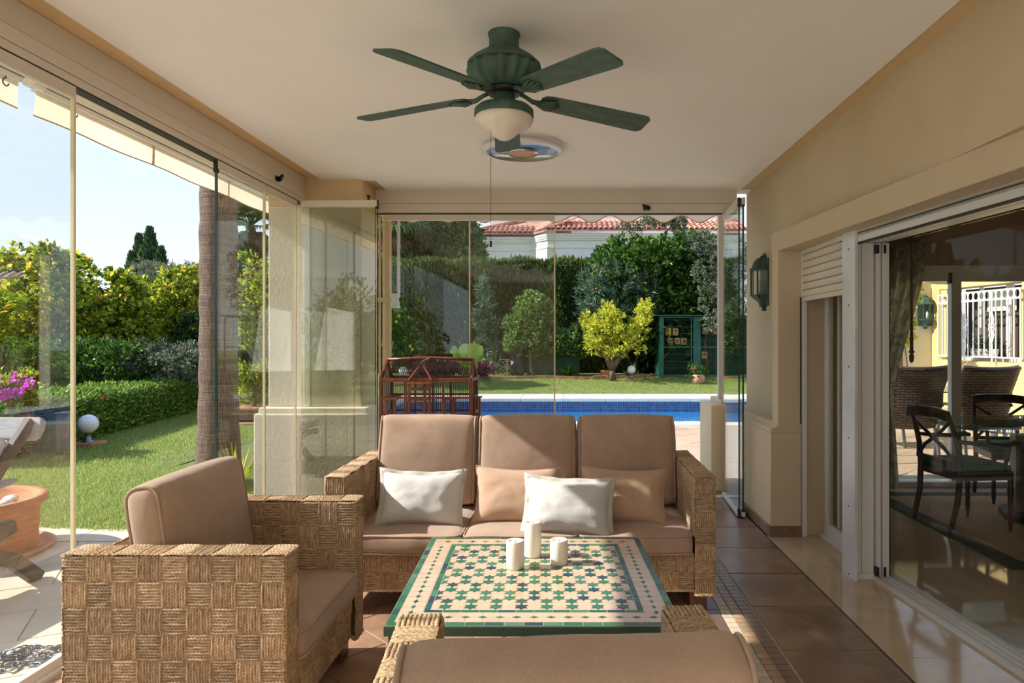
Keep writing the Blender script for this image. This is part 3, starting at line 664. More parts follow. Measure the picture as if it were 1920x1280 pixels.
MB().box(-.09, .13, -.06, -.03, 1.76, 1.80).build('bracket', M['tan'], t, bevel=.004); MB().box(.06, .13, -.08, -.03, 1.70, 1.84).build('bracket_plate', M['white_alu'], t, bevel=.004)
t = thing('awning_post', 'slim white square post on the ochre plinth at the right', 'post', (1.46, 6.5, .836))
MB().box(-.028, .03, -.03, .03, 0, 1.86).build('post', M['white_alu'], t, bevel=.004)
MB().box(.0, .05, -.05, .04, .82, .90).build('bracket', M['white_alu'], t, bevel=.004)
t = thing('ochre_plinth', 'low ochre garden plinth outside the folded glass panels', 'plinth', (1.45, 6.5, 0))
MB().box(-.12, .20, -.18, .35, 0, .79).build('body', M['creamwall'], t, bevel=.006); MB().box(-.02, .20, -.13, .33, .79, .836).build('cap', M['creamwall'], t, bevel=.006)
MB().box(-.132, .205, -.20, .36, 0, .10).build('skirting', M['creamwall'], t)

# ================================================================ WICKER SEATING
def ropeblock(seed, n=9, m=40):
    r = .5 / n; ns = 6; V = []; Q = []; rg = random.Random(seed)
    for k in range(n):
        yc = -.5 + r + 2 * r * k; ph = rg.uniform(0, 6); dz = rg.uniform(-.01, .012); base = len(V)
        for i in range(m):
            u = i / (m - 1); x = (u - .5) * 1.0; hgt = .02 + .055 * (1 - abs(2 * u - 1) ** 4) + dz
            for j in range(ns):
                a = PI * (-.08 + 1.16 * j / (ns - 1)); rr = r * (.74 + .44 * abs(math.cos(a - u * 22 + ph)))
                V.append((x, yc + rr * math.cos(a) + .006 * math.sin(u * 9 + ph), hgt + rr * math.sin(a) * 1.1))
        for i in range(m - 1):
            for j in range(ns - 1):
                a = base + i * ns + j; Q.append((a, a + 1, a + ns + 1, a + ns))
    me = bpy.data.meshes.new('woven_block'); me.from_pydata(V, [], Q); me.materials.append(M['rope'])
    me.polygons.foreach_set('use_smooth', [True] * len(me.polygons))
    return me
BL = [ropeblock(s) for s in range(4)]
def weave(parent, o, u, v, n, lu, lv, nu, nv, ph=0):
    """chequerboard of rope blocks over the rectangle at o spanned by u*lu, v*lv, facing n"""
    u = Vector(u); v = Vector(v); n = Vector(n); o = Vector(o); su = lu / nu; sv = lv / nv
    for i in range(nu):
        for j in range(nv):
            c = o + u * su * (i + .5) + v * sv * (j + .5)
            a = (u, v, su, sv) if (i + j + ph) % 2 == 0 else (v, -u, sv, su)
            fl = random.choice((1, -1))
            b = bpy.data.objects.new('woven_block', random.choice(BL)); C.objects.link(b); b.parent = parent
            b.matrix_basis = frame(c, a[0] * fl, a[1] * fl, n, a[2] * 1.03, a[3] * 1.02, .083)
def braid(parent, pts, r=.009, name='braided_edge', closed=False):
    mb = MB()
    for ph in (0, PI):
        full = []
        for i in range(len(pts) - (0 if closed else 1)):
            a = Vector(pts[i]); b = Vector(pts[(i + 1) % len(pts)]); L = (b - a).length; k = max(2, int(L / .012))
            t = (b - a).normalized(); x = t.cross(Vector((0, 0, 1)) if abs(t.z) < .9 else Vector((1, 0, 0))).normalized(); z = x.cross(t)
            for s in range(k):
                q_ = s * .012 / .035 * 2 * PI + ph; full.append(a + t * (L * s / k) + (x * math.cos(q_) + z * math.sin(q_)) * r * .55)
        mb.tube(full, r * .75, 5)
    return mb.build(name, M['rope'], parent, smooth=True)
def rbox(hx, hy, hz, r, crown=0.0, side=0.0, nx=18, ny=18, nz=6, seed=0, wr=.004, cx_pinch=0):
    """soft box: rounded corners, crowned faces, wrinkles"""
    bm = bmesh.new(); bmesh.ops.create_cube(bm, size=2)
    V = []; idx = {}; Q = []
    def vid(p):
        k_ = (round(p[0], 5), round(p[1], 5), round(p[2], 5))
        if k_ not in idx: idx[k_] = len(V); V.append(k_)
        return idx[k_]
    def face(ax, sgn, na, nb):
        a1, a2 = [(1, 2), (2, 0), (0, 1)][ax]
        for i in range(na):
            for j in range(nb):
                c = []
                for (p_, q_) in ((i, j), (i + 1, j), (i + 1, j + 1), (i, j + 1)):
                    w_ = [0, 0, 0]; w_[ax] = sgn; w_[a1] = -1 + 2 * p_ / na; w_[a2] = -1 + 2 * q_ / nb; c.append(vid(w_))
                Q.append(tuple(c if sgn > 0 else c[::-1]))
    for s_ in (1, -1): face(0, s_, ny, nz); face(1, s_, nz, nx); face(2, s_, nx, ny)
    bm.free(); outp = []
    for (a, b, c) in V:
        p = Vector((a * hx, b * hy, c * hz)); core = Vector((max(-hx + r, min(hx - r, p.x)), max(-hy + r, min(hy - r, p.y)), max(-hz + r, min(hz - r, p.z))))
        d = p - core
        if d.length > 1e-6: p = core + d.normalized() * r
        p.z += c * crown * (1 - a ** 2) * (1 - b ** 2) if abs(c) > 0 else 0
        p.x += a * side * (1 - b * b) * (1 - c * c); p.y += b * side * (1 - a * a) * (1 - c * c)
        e_ = noise.noise_vector(Vector((p.x * 7 + seed * 3.1, p.y * 7, p.z * 7))) * wr + noise.noise_vector(Vector((p.x * 22 + seed, p.y * 22, p.z * 16))) * wr * .35
        outp.append(tuple(p + e_))
    return outp, Q
def cushion(parent, name, M4, hx, hy, hz, mt, r=.028, crown=.022, side=.008, seed=0, piping=True, wr=.004):
    V, Q = rbox(hx, hy, hz, r, crown, side, seed=seed, wr=wr)
    o = MB().add(V, Q).build(name, M[mt], parent, smooth=True, sub=1, fix=False); o.matrix_basis = M4
    if piping:
        for s in (1, -1):
            if piping == 'ends': A_, B_, Cc_, mk = hy, hz, hx, (lambda p, q_: Vector((s * (hx - r * .30), p, q_)))
            else: A_, B_, Cc_, mk = hx, hy, hz, (lambda p, q_: Vector((p, q_, s * (hz - r * .30))))
            if piping == 'ends': rr = r; X = A_ - r * .18; Y = B_ - r * .18
            else: rr = .03; X = A_ - r * .24 + side * .4; Y = B_ - r * .24 + side * .4
            pts = []
            for (cx_, cy_, a0) in ((X - rr, Y - rr, 0), (-X + rr, Y - rr, 90), (-X + rr, -Y + rr, 180), (X - rr, -Y + rr, 270)):
                for k in range(5): a = R(a0 + 22.5 * k); pts.append(Vector((cx_ + rr * math.cos(a), cy_ + rr * math.sin(a), 0)))
            dense = []
            for i in range(len(pts)):
                a = pts[i]; b = pts[(i + 1) % len(pts)]; k = max(1, int((b - a).length / .03))
                for j in range(k): dense.append(a.lerp(b, j / k))
            dense = [mk(p.x, p.y) for p in dense]
            dense = [p + noise.noise_vector(Vector((p.x * 7 + seed * 3.1, p.y * 7, p.z * 7))) * wr + noise.noise_vector(Vector((p.x * 22 + seed, p.y * 22, p.z * 16))) * wr * .35 for p in dense]
            MB().tube(dense, .0055, 6, True).build('piping', M[mt], o, smooth=True)
    return o
def seat_unit(name, label, cat, loc, rz, W, D, nseat, seed, bl=.081, back_top=.66, backc_top=.90, inner_rows=3, group=None, blocks_back=True, bc_lean=.24, back_overhang=0, cushT=.07, cushW=None):
    t = thing(name, label, cat, loc, rz, group)                       # local: +Y is the front, origin at the centre of the footprint
    hw = W / 2; y0 = -D / 2; y1 = D / 2; at = .098; zt = .694; zb = .10; e_ = .010
    f = MB()
    f.box(-hw + e_, -hw + at, y0 + e_, y1 - e_, zb, zt).box(hw - at, hw - e_, y0 + e_, y1 - e_, zb, zt)
    f.box(-hw + at, hw - at, y0 + e_, y0 + .10, zb, back_top).box(-hw + at, hw - at, y0 + .10, y1 - .03, .118, .30)
    f.build('frame', M['ropecore'], t, bevel=.012, seg=2)
    nd = round(D / bl); nz = 7
    for s in (-1, 1):
        xo = s * (hw - e_)
        weave(t, (xo, y0, zb), (0, 1, 0), (0, 0, 1), (s, 0, 0), D, zt - zb, nd, nz, 0)
        rows = inner_rows; hh = (zt - .395)
        weave(t, (s * (hw - at), y0 + .08, .395), (0, 1, 0), (0, 0, 1), (-s, 0, 0), D - .08, hh, nd - 1, rows, 1)
        weave(t, (min(s * (hw + .002), s * (hw - at - .003)), y0, zt), (1, 0, 0), (0, 1, 0), (0, 0, 1), at + .005, D + .004, 1, nd, 1)
        weave(t, (min(s * (hw + .002), s * (hw - at - .003)), y1 - e_, zb), (1, 0, 0), (0, 0, 1), (0, 1, 0), at + .005, zt - zb, 1, nz, nd + 1)
    nb = round((W - 2 * at) / (bl * 1.12))
    weave(t, (-hw + at, y1 - .03, .118), (1, 0, 0), (0, 0, 1), (0, 1, 0), W - 2 * at, .182, nb, 2, 0)
    if blocks_back:
        weave(t, (-hw, y0 + e_, zb), (1, 0, 0), (0, 0, 1), (0, -1, 0), W, back_top - zb, round(W / .12), 5, 0)
    braid(t, [(-hw + .004, y0, zb), (-hw + .004, y1 - .004, zb), (-hw + at, y1 - .004, zb), (-hw + at, y1 - .03, .115), (hw - at, y1 - .03, .115), (hw - at, y1 - .004, zb), (hw - .004, y1 - .004, zb), (hw - .004, y0, zb)])
    for (sx_, yy) in ((-1, y1 - .10), (1, y1 - .10), (-1, y0 + .09), (1, y0 + .09)):
        MB().box(sx_ * (hw - .075) - .045, sx_ * (hw - .075) + .045, yy - .045, yy + .045, 0, zb + .02).build('leg', M['wood_leg'], t, bevel=.004)
    iw = W - 2 * at - .012; cw = iw / nseat
    ys0 = y0 + .11; ys1 = y1 + .015
    for i in range(nseat):
        x = -iw / 2 + cw * (i + .5)
        cushion(t, 'seat_cushion', Matrix.Translation((x, (ys0 + ys1) / 2, .356)), cw / 2 - .003, (ys1 - ys0) / 2, .052, 'sofa', .026, .020, .006, seed + i)
        bw = (cushW or cw) / 2 - .003; bh = (backc_top - .42) / 2 / math.cos(bc_lean) * 1.02
        Mx = Matrix.Translation((x, y0 + .20 + cushT * .45 - (bh * math.sin(bc_lean)) * .45 + back_overhang, .425 + bh * math.cos(bc_lean))) @ Matrix.Rotation(bc_lean, 4, 'X') @ Matrix.Rotation(R(90), 4, 'X')
        cushion(t, 'back_cushion', Mx, bw, bh, cushT, 'sofa', .045, .028, .006, seed + 11 + i, piping='ends')
    return t
def wicker_frames(): pass
seat_unit('wicker_sofa', 'three-seat wicker sofa with taupe cushions facing the mosaic table', 'sofa', (-.241, 3.885, 0), R(180), 1.984, .83, 3, 1, blocks_back=False, backc_top=.925, bc_lean=.20)
seat_unit('wicker_armchair', 'left woven rope armchair seen from its side beside the glass wall', 'armchair', (-1.281, 2.64, 0), R(-90), .84, .73, 1, 21, backc_top=.885, bc_lean=.14, cushT=.065)
seat_unit('wicker_armchair', 'front woven armchair seen from behind with its back to the camera', 'armchair', (-.005, 1.40, 0), R(4.8), .774, .73, 1, 33, backc_top=.855, bc_lean=.33, cushT=.07, cushW=.625)
# ---- loose pillows
def pillow(name, label, cx_, y, cz, W, Hh, T, mt, lean, roll=0, yaw=0, flange=False, seed=0, group=None):
    t = thing(name, label, 'pillow', (cx_, y, cz), 0, group)
    n = 26; V = []; Q = []
    for s in (1, -1):
        for i in range(n + 1):
            for j in range(n + 1):
                u = -1 + 2 * i / n; v = -1 + 2 * j / n
                pin = 1 - .085 * (1 - v * v); pin2 = 1 - .14 * (1 - u * u)
                th = T * ((1 - u ** 4) * (1 - v ** 4)) ** .5 * (.75 + .25 * (1 - u * u) * (1 - v * v))
                p = Vector((u * W / 2 * pin, v * Hh / 2 * pin2, s * th / 2))
                rim = (1 - u ** 6) * (1 - v ** 6)
                p += Vector((0, 0, 1)) * s * rim * (noise.noise(Vector((u * 2.2 + seed, v * 2.2, s))) * .007 + noise.noise(Vector((u * 5 + seed, v * 5, s * 2))) * .0022)
                V.append(tuple(p))
    m_ = n + 1
    for s in range(2):
        for i in range(n):
            for j in range(n):
                a = s * m_ * m_ + i * m_ + j; qd = (a, a + m_, a + m_ + 1, a + 1); Q.append(qd if s == 0 else qd[::-1])
    Mx = Matrix.Rotation(yaw, 4, 'Z') @ Matrix.Rotation(R(90) - lean, 4, 'X') @ Matrix.Rotation(roll, 4, 'Z')
    o = MB().add(V, Q).build('cover', M[mt], t, smooth=True, fix=False); o.matrix_basis = Mx
    if flange:
        V = []; Q = []; per = []
        for k in range(4 * n):
            sd_, i = divmod(k, n); f_ = -1 + 2 * i / n
            u, v = [(f_, -1), (1, f_), (-f_, 1), (-1, -f_)][sd_]; per.append((u, v))
        for (u, v) in per:
            pin = 1 - .085 * (1 - v * v); pin2 = 1 - .14 * (1 - u * u); wob = noise.noise(Vector((u * 3 + seed, v * 3, 5))) * .02
            for ex in (-.006, .020): V.append((u * (W / 2 * pin + ex), v * (Hh / 2 * pin2 + ex), wob * (ex > 0) + .004)); V.append((u * (W / 2 * pin + ex), v * (Hh / 2 * pin2 + ex), wob * (ex > 0) - .004))
        K = len(per)
        for k in range(K):
            a = k * 4; b = ((k + 1) % K) * 4
            Q += [(a, a + 2, b + 2, b), (a + 1, b + 1, b + 3, a + 3), (a + 2, a + 3, b + 3, b + 2)]
        o2 = MB().add(V, Q).build('flange', M['linen_edge'], t, smooth=True); o2.matrix_basis = Mx
    else:
        pts = []
        for k in range(4 * n):
            sd_, i = divmod(k, n); f_ = -1 + 2 * i / n
            u, v = [(f_, -1), (1, f_), (-f_, 1), (-1, -f_)][sd_]; pts.append((u * W / 2 * (1 - .085 * (1 - v * v)), v * Hh / 2 * (1 - .14 * (1 - u * u)), 0))
        o2 = MB().tube(pts, .0035, 5, True).build('seam', M[mt], t, smooth=True); o2.matrix_basis = Mx
    return t
pillow('throw_pillow', 'white linen pillow on the left sofa seat', -.793, 3.70, .535, .445, .30, .17, 'linen', R(24), R(-1.5), R(3), True, 3, 'loose pillows on the sofa')
pillow('throw_pillow', 'tan pillow behind the front white one on the middle sofa seat', -.275, 3.735, .545, .48, .32, .15, 'tanpillow', R(22), R(-1), R(-2), False, 8, 'loose pillows on the sofa')
pillow('throw_pillow', 'white linen pillow leaning on two tan pillows over the middle sofa seat', .005, 3.57, .525, .46, .305, .17, 'linen', R(28), R(-2), R(-3), True, 13, 'loose pillows on the sofa')
pillow('throw_pillow', 'tan pillow in shadow on the right sofa seat', .305, 3.725, .545, .475, .315, .15, 'tanpillow', R(22), R(-3), R(2), False, 19, 'loose pillows on the sofa')

# ================================================================ MOSAIC COFFEE TABLE
TW, TL, TZ = .937, .956, .50
tb = thing('mosaic_coffee_table', 'square coffee table with green star mosaic top on a green metal frame', 'coffee table', (-.1065, 2.149, 0))
shear = Matrix(((1, -.043, 0, 0), (0, 1, 0, 0), (0, 0, 1, 0), (0, 0, 0, 1)))
def tp(x, y): return (x, y)
x0, x1 = -TW / 2, TW / 2
def tbuild(mb, name, mt, bevel=0):
    mb.v = [(x - .043 * y, y, z) for x, y, z in mb.v]; return mb.build(name, M[mt], tb, bevel=bevel)
tbuild(MB().box(x0 - .004, x1 + .004, -.004, TL + .004, TZ - .034, TZ - .003), 'top_frame', 'greenmetal', .002)
tbuild(MB().box(x0, x1, 0, TL, TZ - .004, TZ - .0006), 'mosaic_bed', 'zwall')
for (lx, ly) in ((x0 + .022, .022), (x1 - .022, .022), (x0 + .022, TL - .022), (x1 - .022, TL - .022)):
    tbuild(MB().box(lx - .014, lx + .014, ly - .014, ly + .014, 0, TZ - .03), 'leg', 'greenmetal', .002)
for zz in (.09,):
    tbuild(MB().box(x0 + .03, x1 - .03, .012, .030, zz, zz + .02).box(x0 + .03, x1 - .03, TL - .03, TL - .012, zz, zz + .02).box(x0 + .012, x0 + .03, .03, TL - .03, zz, zz + .02).box(x1 - .03, x1 - .012, .03, TL - .03, zz, zz + .02), 'stretcher', 'greenmetal')
def tplate(poly, name, mt, z1=.0, srcd={}):
    o = MB().prism([(x - .043 * y, y) for x, y in poly], TZ - .004, TZ + z1 + random.uniform(0, .0003)).build(name, M[mt], tb); return o
def strip(xa, ya, xb, yb, wd, n, name, mt):
    for i in range(n):
        gp = .0012
        if ya == yb: u0 = xa + (xb - xa) * i / n + gp; u1 = xa + (xb - xa) * (i + 1) / n - gp; tplate([(u0, ya), (u1, ya), (u1, ya + wd), (u0, ya + wd)], name, mt)
        else: v0 = ya + (yb - ya) * i / n + gp; v1 = ya + (yb - ya) * (i + 1) / n - gp; tplate([(xa, v0), (xa + wd, v0), (xa + wd, v1), (xa, v1)], name, mt)
sw = .022
strip(x0, .001, x1, .001, sw, 15, 'border_tile', 'zellige'); strip(x0, TL - sw - .001, x1, TL - sw - .001, sw, 15, 'border_tile', 'zellige')
strip(x0 + .001, sw + .001, x0 + .001, TL - sw - .001, sw, 16, 'border_tile', 'zellige'); strip(x1 - sw - .001, sw + .001, x1 - sw - .001, TL - sw - .001, sw, 16, 'border_tile', 'zellige')
b2 = .104; s2 = .019
strip(x0 + b2, b2, x1 - b2, b2, s2, 12, 'border_tile', 'zellige'); strip(x0 + b2, TL - b2 - s2, x1 - b2, TL - b2 - s2, s2, 12, 'border_tile', 'zellige')
strip(x0 + b2, b2 + s2 + .001, x0 + b2, TL - b2 - s2 - .001, s2, 12, 'border_tile', 'zellige'); strip(x1 - b2 - s2, b2 + s2 + .001, x1 - b2 - s2, TL - b2 - s2 - .001, s2, 12, 'border_tile', 'zellige')
# cream border tiles in two rows with a green diamond at every joint
m0 = sw + .003; mw = (b2 - m0 - .003) / 2; cstep = .0533
diam = MB().prism([(-.0155, 0), (0, -.009), (.0155, 0), (0, .009)], -.003, .0006).build('diamond_tile', M['zellige'], tb); first_d = True
def diamond(x, y, rot):
    global first_d
    Mx = Matrix.Translation((x - .043 * y, y, TZ)) @ Matrix.Rotation(rot, 4, 'Z')
    if first_d: diam.matrix_basis = Mx; first_d = False
    else: share(diam, tb, Mx)
n = 16
for side in range(4):
    for i in range(n):
        f0 = i / n; f1 = (i + 1) / n
        if side in (0, 1):
            ya = m0 if side == 0 else TL - m0 - 2 * mw - .0015; xa = x0 + m0; xb = x1 - m0; u0 = xa + (xb - xa) * f0 + .0008; u1 = xa + (xb - xa) * f1 - .0008
            tplate([(u0, ya), (u1, ya), (u1, ya + mw), (u0, ya + mw)], 'cream_tile', 'zcream'); tplate([(u0, ya + mw + .0012), (u1, ya + mw + .0012), (u1, ya + 2 * mw), (u0, ya + 2 * mw)], 'cream_tile', 'zcream')
            if 0 < i: diamond(u0, ya + mw, 0)
        else:
            xa = x0 + m0 if side == 2 else x1 - m0 - 2 * mw - .0015; ya = m0 + 2 * mw; yb = TL - m0 - 2 * mw; v0 = ya + (yb - ya) * f0 + .0008; v1 = ya + (yb - ya) * f1 - .0008
            tplate([(xa, v0), (xa + mw, v0), (xa + mw, v1), (xa, v1)], 'cream_tile', 'zcream'); tplate([(xa + mw + .0012, v0), (xa + 2 * mw, v0), (xa + 2 * mw, v1), (xa + mw + .0012, v1)], 'cream_tile', 'zcream')
            diamond(xa + mw, v0, R(90))
# star field
fx0 = x0 + b2 + s2 + .003; fx1 = x1 - b2 - s2 - .003; fy0 = b2 + s2 + .003; fy1 = TL - b2 - s2 - .003
fw = fx1 - fx0; fh = fy1 - fy0; ph_ = fw / 8; pv = fh / 4.5; Rs = pv * .158
star = [(math.sin(PI * k / 6) * (Rs if k % 2 == 0 else Rs * .58), math.cos(PI * k / 6) * (Rs if k % 2 == 0 else Rs * .58)) for k in range(12)]
stars = []
rowv = []
for k in range(5):
    base = fy0 + pv * k
    rowv += [(base + Rs, 0), (base + Rs * 3, 0), (base + pv / 2 + Rs, 1), (base + pv / 2 + Rs * 3, 1)]
smesh = None
for (v_, par) in rowv:
    for i in range(9):
        u_ = fx0 + ph_ * (i + (.5 if par == 0 else 0))
        if u_ > fx1 + 1e-4 or v_ > fy1 + Rs * .4: continue
        pl = [(u_ + a, v_ + b) for a, b in star]
        edge = u_ - Rs < fx0 or u_ + Rs > fx1 or v_ + Rs > fy1 or v_ - Rs < fy0 - 1e-6
        if edge:
            for ax, val, kl in ((0, fx0, False), (0, fx1, True), (1, fy1, True), (1, fy0, False)): pl = clip(pl, ax, val, kl) if len(pl) > 2 else pl
            if len(pl) > 3: tplate(pl, 'star_tile', 'zellige', .0006)
        else:
            Mx = Matrix.Translation((u_ - .043 * v_, v_, TZ))
            if smesh is None: smesh = MB().prism(star, -.003, .0007).build('star_tile', M['zellige'], tb); smesh.matrix_basis = Mx
            else: share(smesh, tb, Mx)
# fine joints between the cream pieces of the field
jn = MB(); ctr = []
for k in range(5):
    for par in (0, 1):
        vm = fy0 + pv * k + (pv / 2 if par else 0) + Rs * 2
        for i in range(9):
            u_ = fx0 + ph_ * (i + (.5 if par == 0 else 0))
            if fx0 <= u_ - ph_ / 2 + .003 and u_ <= fx1 and vm < fy1: pass
def candle(label, x, y, r, h):
    t = thing('pillar_candle', label, 'candle', (x, y, TZ + .0012), 0, 'candles on the coffee table')
    MB().lathe([(r * .97, 0), (r, .003), (r, h * .5), (r * .995, h - .004), (r * .95, h), (r * .80, h - .001), (r * .66, h - .005), (r * .3, h - .008), (0, h - .008)], 36).build('wax_body', M['wax'], t, smooth=True)
    MB().tube([(0, 0, h - .010), (.001, 0, h - .005), (.003, 0, h - .001)], .0012, 5).build('wick', M['black'], t)
candle('short white pillar candle nearest the camera, left of the tall one', P(966, 1065, 2.69).x, 2.69, .0347, .108)
candle('tallest white pillar candle, behind the other two', P(999, 1042, 2.837).x, 2.837, .0347, .142)
candle('shortest white pillar candle on the right', P(1048, 1056, 2.743).x, 2.743, .0355, .096)

# ================================================================ CEILING FAN AND CEILING LAMP
fan = thing('ceiling_fan', 'dark green five-blade ceiling fan with an opal light bowl', 'ceiling fan', (-.274, 2.95, 2.72))
G = 'fangreen'
MB().lathe([(.0, 0), (.068, 0), (.070, -.006), (.064, -.02), (.064, -.060), (.070, -.066), (.066, -.078), (.0, -.078)], 32).build('canopy', M[G], fan, smooth=True, bevel=.001)
MB().lathe([(.0, -.074), (.068, -.078), (.105, -.094), (.140, -.118), (.152, -.132), (.158, -.136), (.158, -.142), (.152, -.146)], 48).build('motor_cap', M[G], fan, smooth=True)
MB().lathe([(.152, -.144), (.156, -.160), (.148, -.190), (.120, -.220), (.086, -.240), (.0, -.240)], 96, fl=.05, nf=16).build('motor_housing', M[G], fan, smooth=True)
MB().lathe([(0, -.236), (.078, -.238), (.080, -.252), (.070, -.262), (0, -.262)], 32).build('flywheel', M['black'], fan, smooth=True)
MB().lathe([(0, -.255), (.046, -.258), (.046, -.305), (.050, -.310), (.0, -.312)], 32).build('switch_housing', M[G], fan, smooth=True)
lk = MB().lathe([(0, -.300), (.060, -.303), (.112, -.318), (.127, -.332), (.128, -.358), (.122, -.362), (0, -.362)], 48).build('light_kit', M[G], fan, smooth=True)
MB().lathe([(.120, -.355), (.126, -.372), (.122, -.388), (.100, -.405), (.068, -.422), (.044, -.444), (.022, -.458), (0, -.461)], 48).build('light_bowl', M['opal'], fan, smooth=True)
for k in range(5):
    a = R(93.5 + 72 * k - 180 * 0); Mz = Matrix.Rotation(a - R(90), 4, 'Z')           # blade along +Y locally
    droop = Matrix.Translation((0, .15, -.272)) @ Matrix.Rotation(R(-4.5), 4, 'X') @ Matrix.Rotation(R(-12), 4, 'Y')
    outl = []; r0, r1 = .04, .54
    for (yy, ww) in ((.015, .028), (.03, .048), (.06, .056), (.50, .068), (.525, .064), (.540, .045)): outl.append((ww, yy))
    poly = outl + [(-x_, y_) for x_, y_ in outl[::-1]]
    b = MB().prism(poly, -.004, .004).build('blade', M[G], fan, bevel=.002); b.matrix_basis = Mz @ droop
    ir = MB().tube([(0, .07, -.250), (0, .10, -.262), (0, .13, -.278), (0, .165, -.282)], [.010, .009, .011, .014], 8)
    io = ir.build('blade_iron', M[G], fan, smooth=True); io.matrix_basis = Mz
    for j in range(-2, 3):
        s_ = MB().tube([(j * .004, .0, -.012), (j * .013, .045, -.014), (j * .019, .105 - abs(j) * .012, -.008)], [.006, .010, .005], 6).build('scallop', M[G], io, smooth=True); s_.matrix_basis = droop
ch = MB()
for i in range(125): ch.add(*[(lambda r_, z_: ([(r_, 0, z_), (0, r_, z_), (-r_, 0, z_), (0, -r_, z_), (0, 0, z_ + .0024), (0, 0, z_ - .0024)], [(0, 1, 4), (1, 2, 4), (2, 3, 4), (3, 0, 4), (1, 0, 5), (2, 1, 5), (3, 2, 5), (0, 3, 5)]))(.0022, -.28 - i * .0050)][0])
c_ = ch.build('pull_chain', M['grey_line'], fan, kind='stuff'); c_.location = (-.054, -.03, 0)
MB().tube([(-.054, -.03, -.90), (-.054, -.03, -.925)], .005, 8).build('chain_pull', M['grey_line'], fan)
cl = thing('ceiling_lamp', 'round chrome-rimmed ceiling lamp with an amber centre disc', 'ceiling lamp', (-.305, 4.64, 2.72))
MB().lathe([(0, 0), (.215, 0), (.215, -.022), (.205, -.026), (0, -.026)], 48).build('base_plate', M['ceiling'], cl, smooth=False)
MB().lathe([(.20, -.026), (.268, -.028), (.278, -.036), (.268, -.046), (.22, -.050), (0, -.052)], 64).build('glass_disc', glassmat('lamp_glass', (.97, .97, .96), .9, 1.5), cl, smooth=True)
MB().lathe([(.240, -.026), (.268, -.026), (.279, -.036), (.268, -.048), (.240, -.052)], 64, cap=False).build('glass_rim', M['globe'], cl, smooth=True)
MB().lathe([(0, -.050), (.098, -.050), (.102, -.056), (.092, -.062), (0, -.062)], 48).build('amber_disc', M['amber'], cl, smooth=True)
MB().lathe([(.092, -.052), (.104, -.052), (.104, -.060), (.096, -.064)], 48, cap=False).build('chrome_ring', M['chrome'], cl, smooth=True)

# ================================================================ WALL LANTERNS
def lantern(name, label, loc, rz, s=1.0, mt='lanterng'):
    t = thing(name, label, 'wall lantern', loc, rz)                       # wall plane is local y = 0, lantern towards -y ; z from 0 (bottom) to .48
    def half(prof, nme, mm=mt, k=6, inner=False):
        mb = MB(); v = []; pr = [(a * s, b * s) for a, b in prof]
        for (r, z) in pr:
            for j in range(5):
                q_ = PI + PI * j / 4; v.append((r * math.cos(q_), r * 1.25 * math.sin(q_), z))
        f = []
        for i in range(len(pr) - 1):
            for j in range(4): f.append((i * 5 + j, i * 5 + j + 1, (i + 1) * 5 + j + 1, (i + 1) * 5 + j))
        f.append(tuple(range(5))[::-1]); f.append(tuple((len(pr) - 1) * 5 + j for j in range(5)))
        for i in range(len(pr) - 1): f.append((i * 5 + 4, i * 5, (i + 1) * 5, (i + 1) * 5 + 4))
        return mb.add(v, f).build(nme, M[mm], t)
    half([(.022, 0), (.028, .012), (.020, .016), (.026, .03), (.045, .034), (.038, .045), (.050, .075), (.088, .110), (.100, .125), (.100, .135)], 'lower_bracket')
    half([(.104, .335), (.108, .345), (.088, .362), (.080, .40), (.055, .435), (.030, .445), (.036, .452), (.018, .462), (.012, .478)], 'hood')
    for j in range(5):
        q_ = PI + PI * j / 4; xx = .094 * s * math.cos(q_); yy = .094 * 1.25 * s * math.sin(q_)
        MB().box(xx - .006 * s, xx + .006 * s, yy - .006 * s, yy + .006 * s, .135 * s, .336 * s).build('glazing_bar', M[mt], t)
    half([(.088, .136), (.088, .334)], 'lantern_glass', 'glass')
    MB().box(-.11 * s, .11 * s, -.012 * s, 0, .04 * s, .43 * s).build('back_plate', M[mt], t, bevel=.004)
    MB().lathe([(.016 * s, .14 * s), (.016 * s, .22 * s), (.008 * s, .23 * s), (0, .25 * s)], 10, (0, -.05 * s, 0)).build('candle_bulb', M['wax'], t, smooth=True)
lantern('wall_lantern', 'green half-round lantern on the right plaster wall', (1.64, 5.66, 1.635), R(-90), 1.0)
# ================================================================ GROUND OUTSIDE
def gz(x, y):                                      # lawn height
    f = min(1, max(0, (y - 17.4) / 4.6)); return .25 * f * f * (3 - 2 * f) * (1 if y > 17.4 else 0)
def ground(name, x0, x1, y0, y1, mt, nx=24, ny=24, dz=0.0, kind='structure', noisy=.0):
    V = []; Q = []
    for j in range(ny + 1):
        for i in range(nx + 1):
            x = x0 + (x1 - x0) * i / nx; y = y0 + (y1 - y0) * j / ny
            V.append((x, y, gz(x, y) + dz + noisy * noise.noise(Vector((x * .8, y * .8, 0)))))
    for j in range(ny):
        for i in range(nx): a = j * (nx + 1) + i; Q.append((a, a + 1, a + nx + 2, a + nx + 1))
    o = MB().add(V, Q).build(name, M[mt], None, smooth=True, fix=False); o['kind'] = kind; return o
lawn = ground('lawn', -60, -4.3, 4.6, 17.4, 'grass', 40, 30, .005, noisy=.01); tag(lawn, 'sunlit garden lawn left of the veranda')
lawn2 = ground('lawn.001', -60, 60, 17.35, 70, 'grass', 60, 40, .005, noisy=.008); tag(lawn2, 'lawn strip behind the swimming pool')
lawn3 = ground('lawn.002', -4.35, -2.75, 5.0, 11.2, 'grass', 8, 12, .004); tag(lawn3, 'lawn corner behind the plaster column')
lawn4 = ground('lawn.003', -60, 60, -60, -3.4, 'grass', 6, 6, -.03)
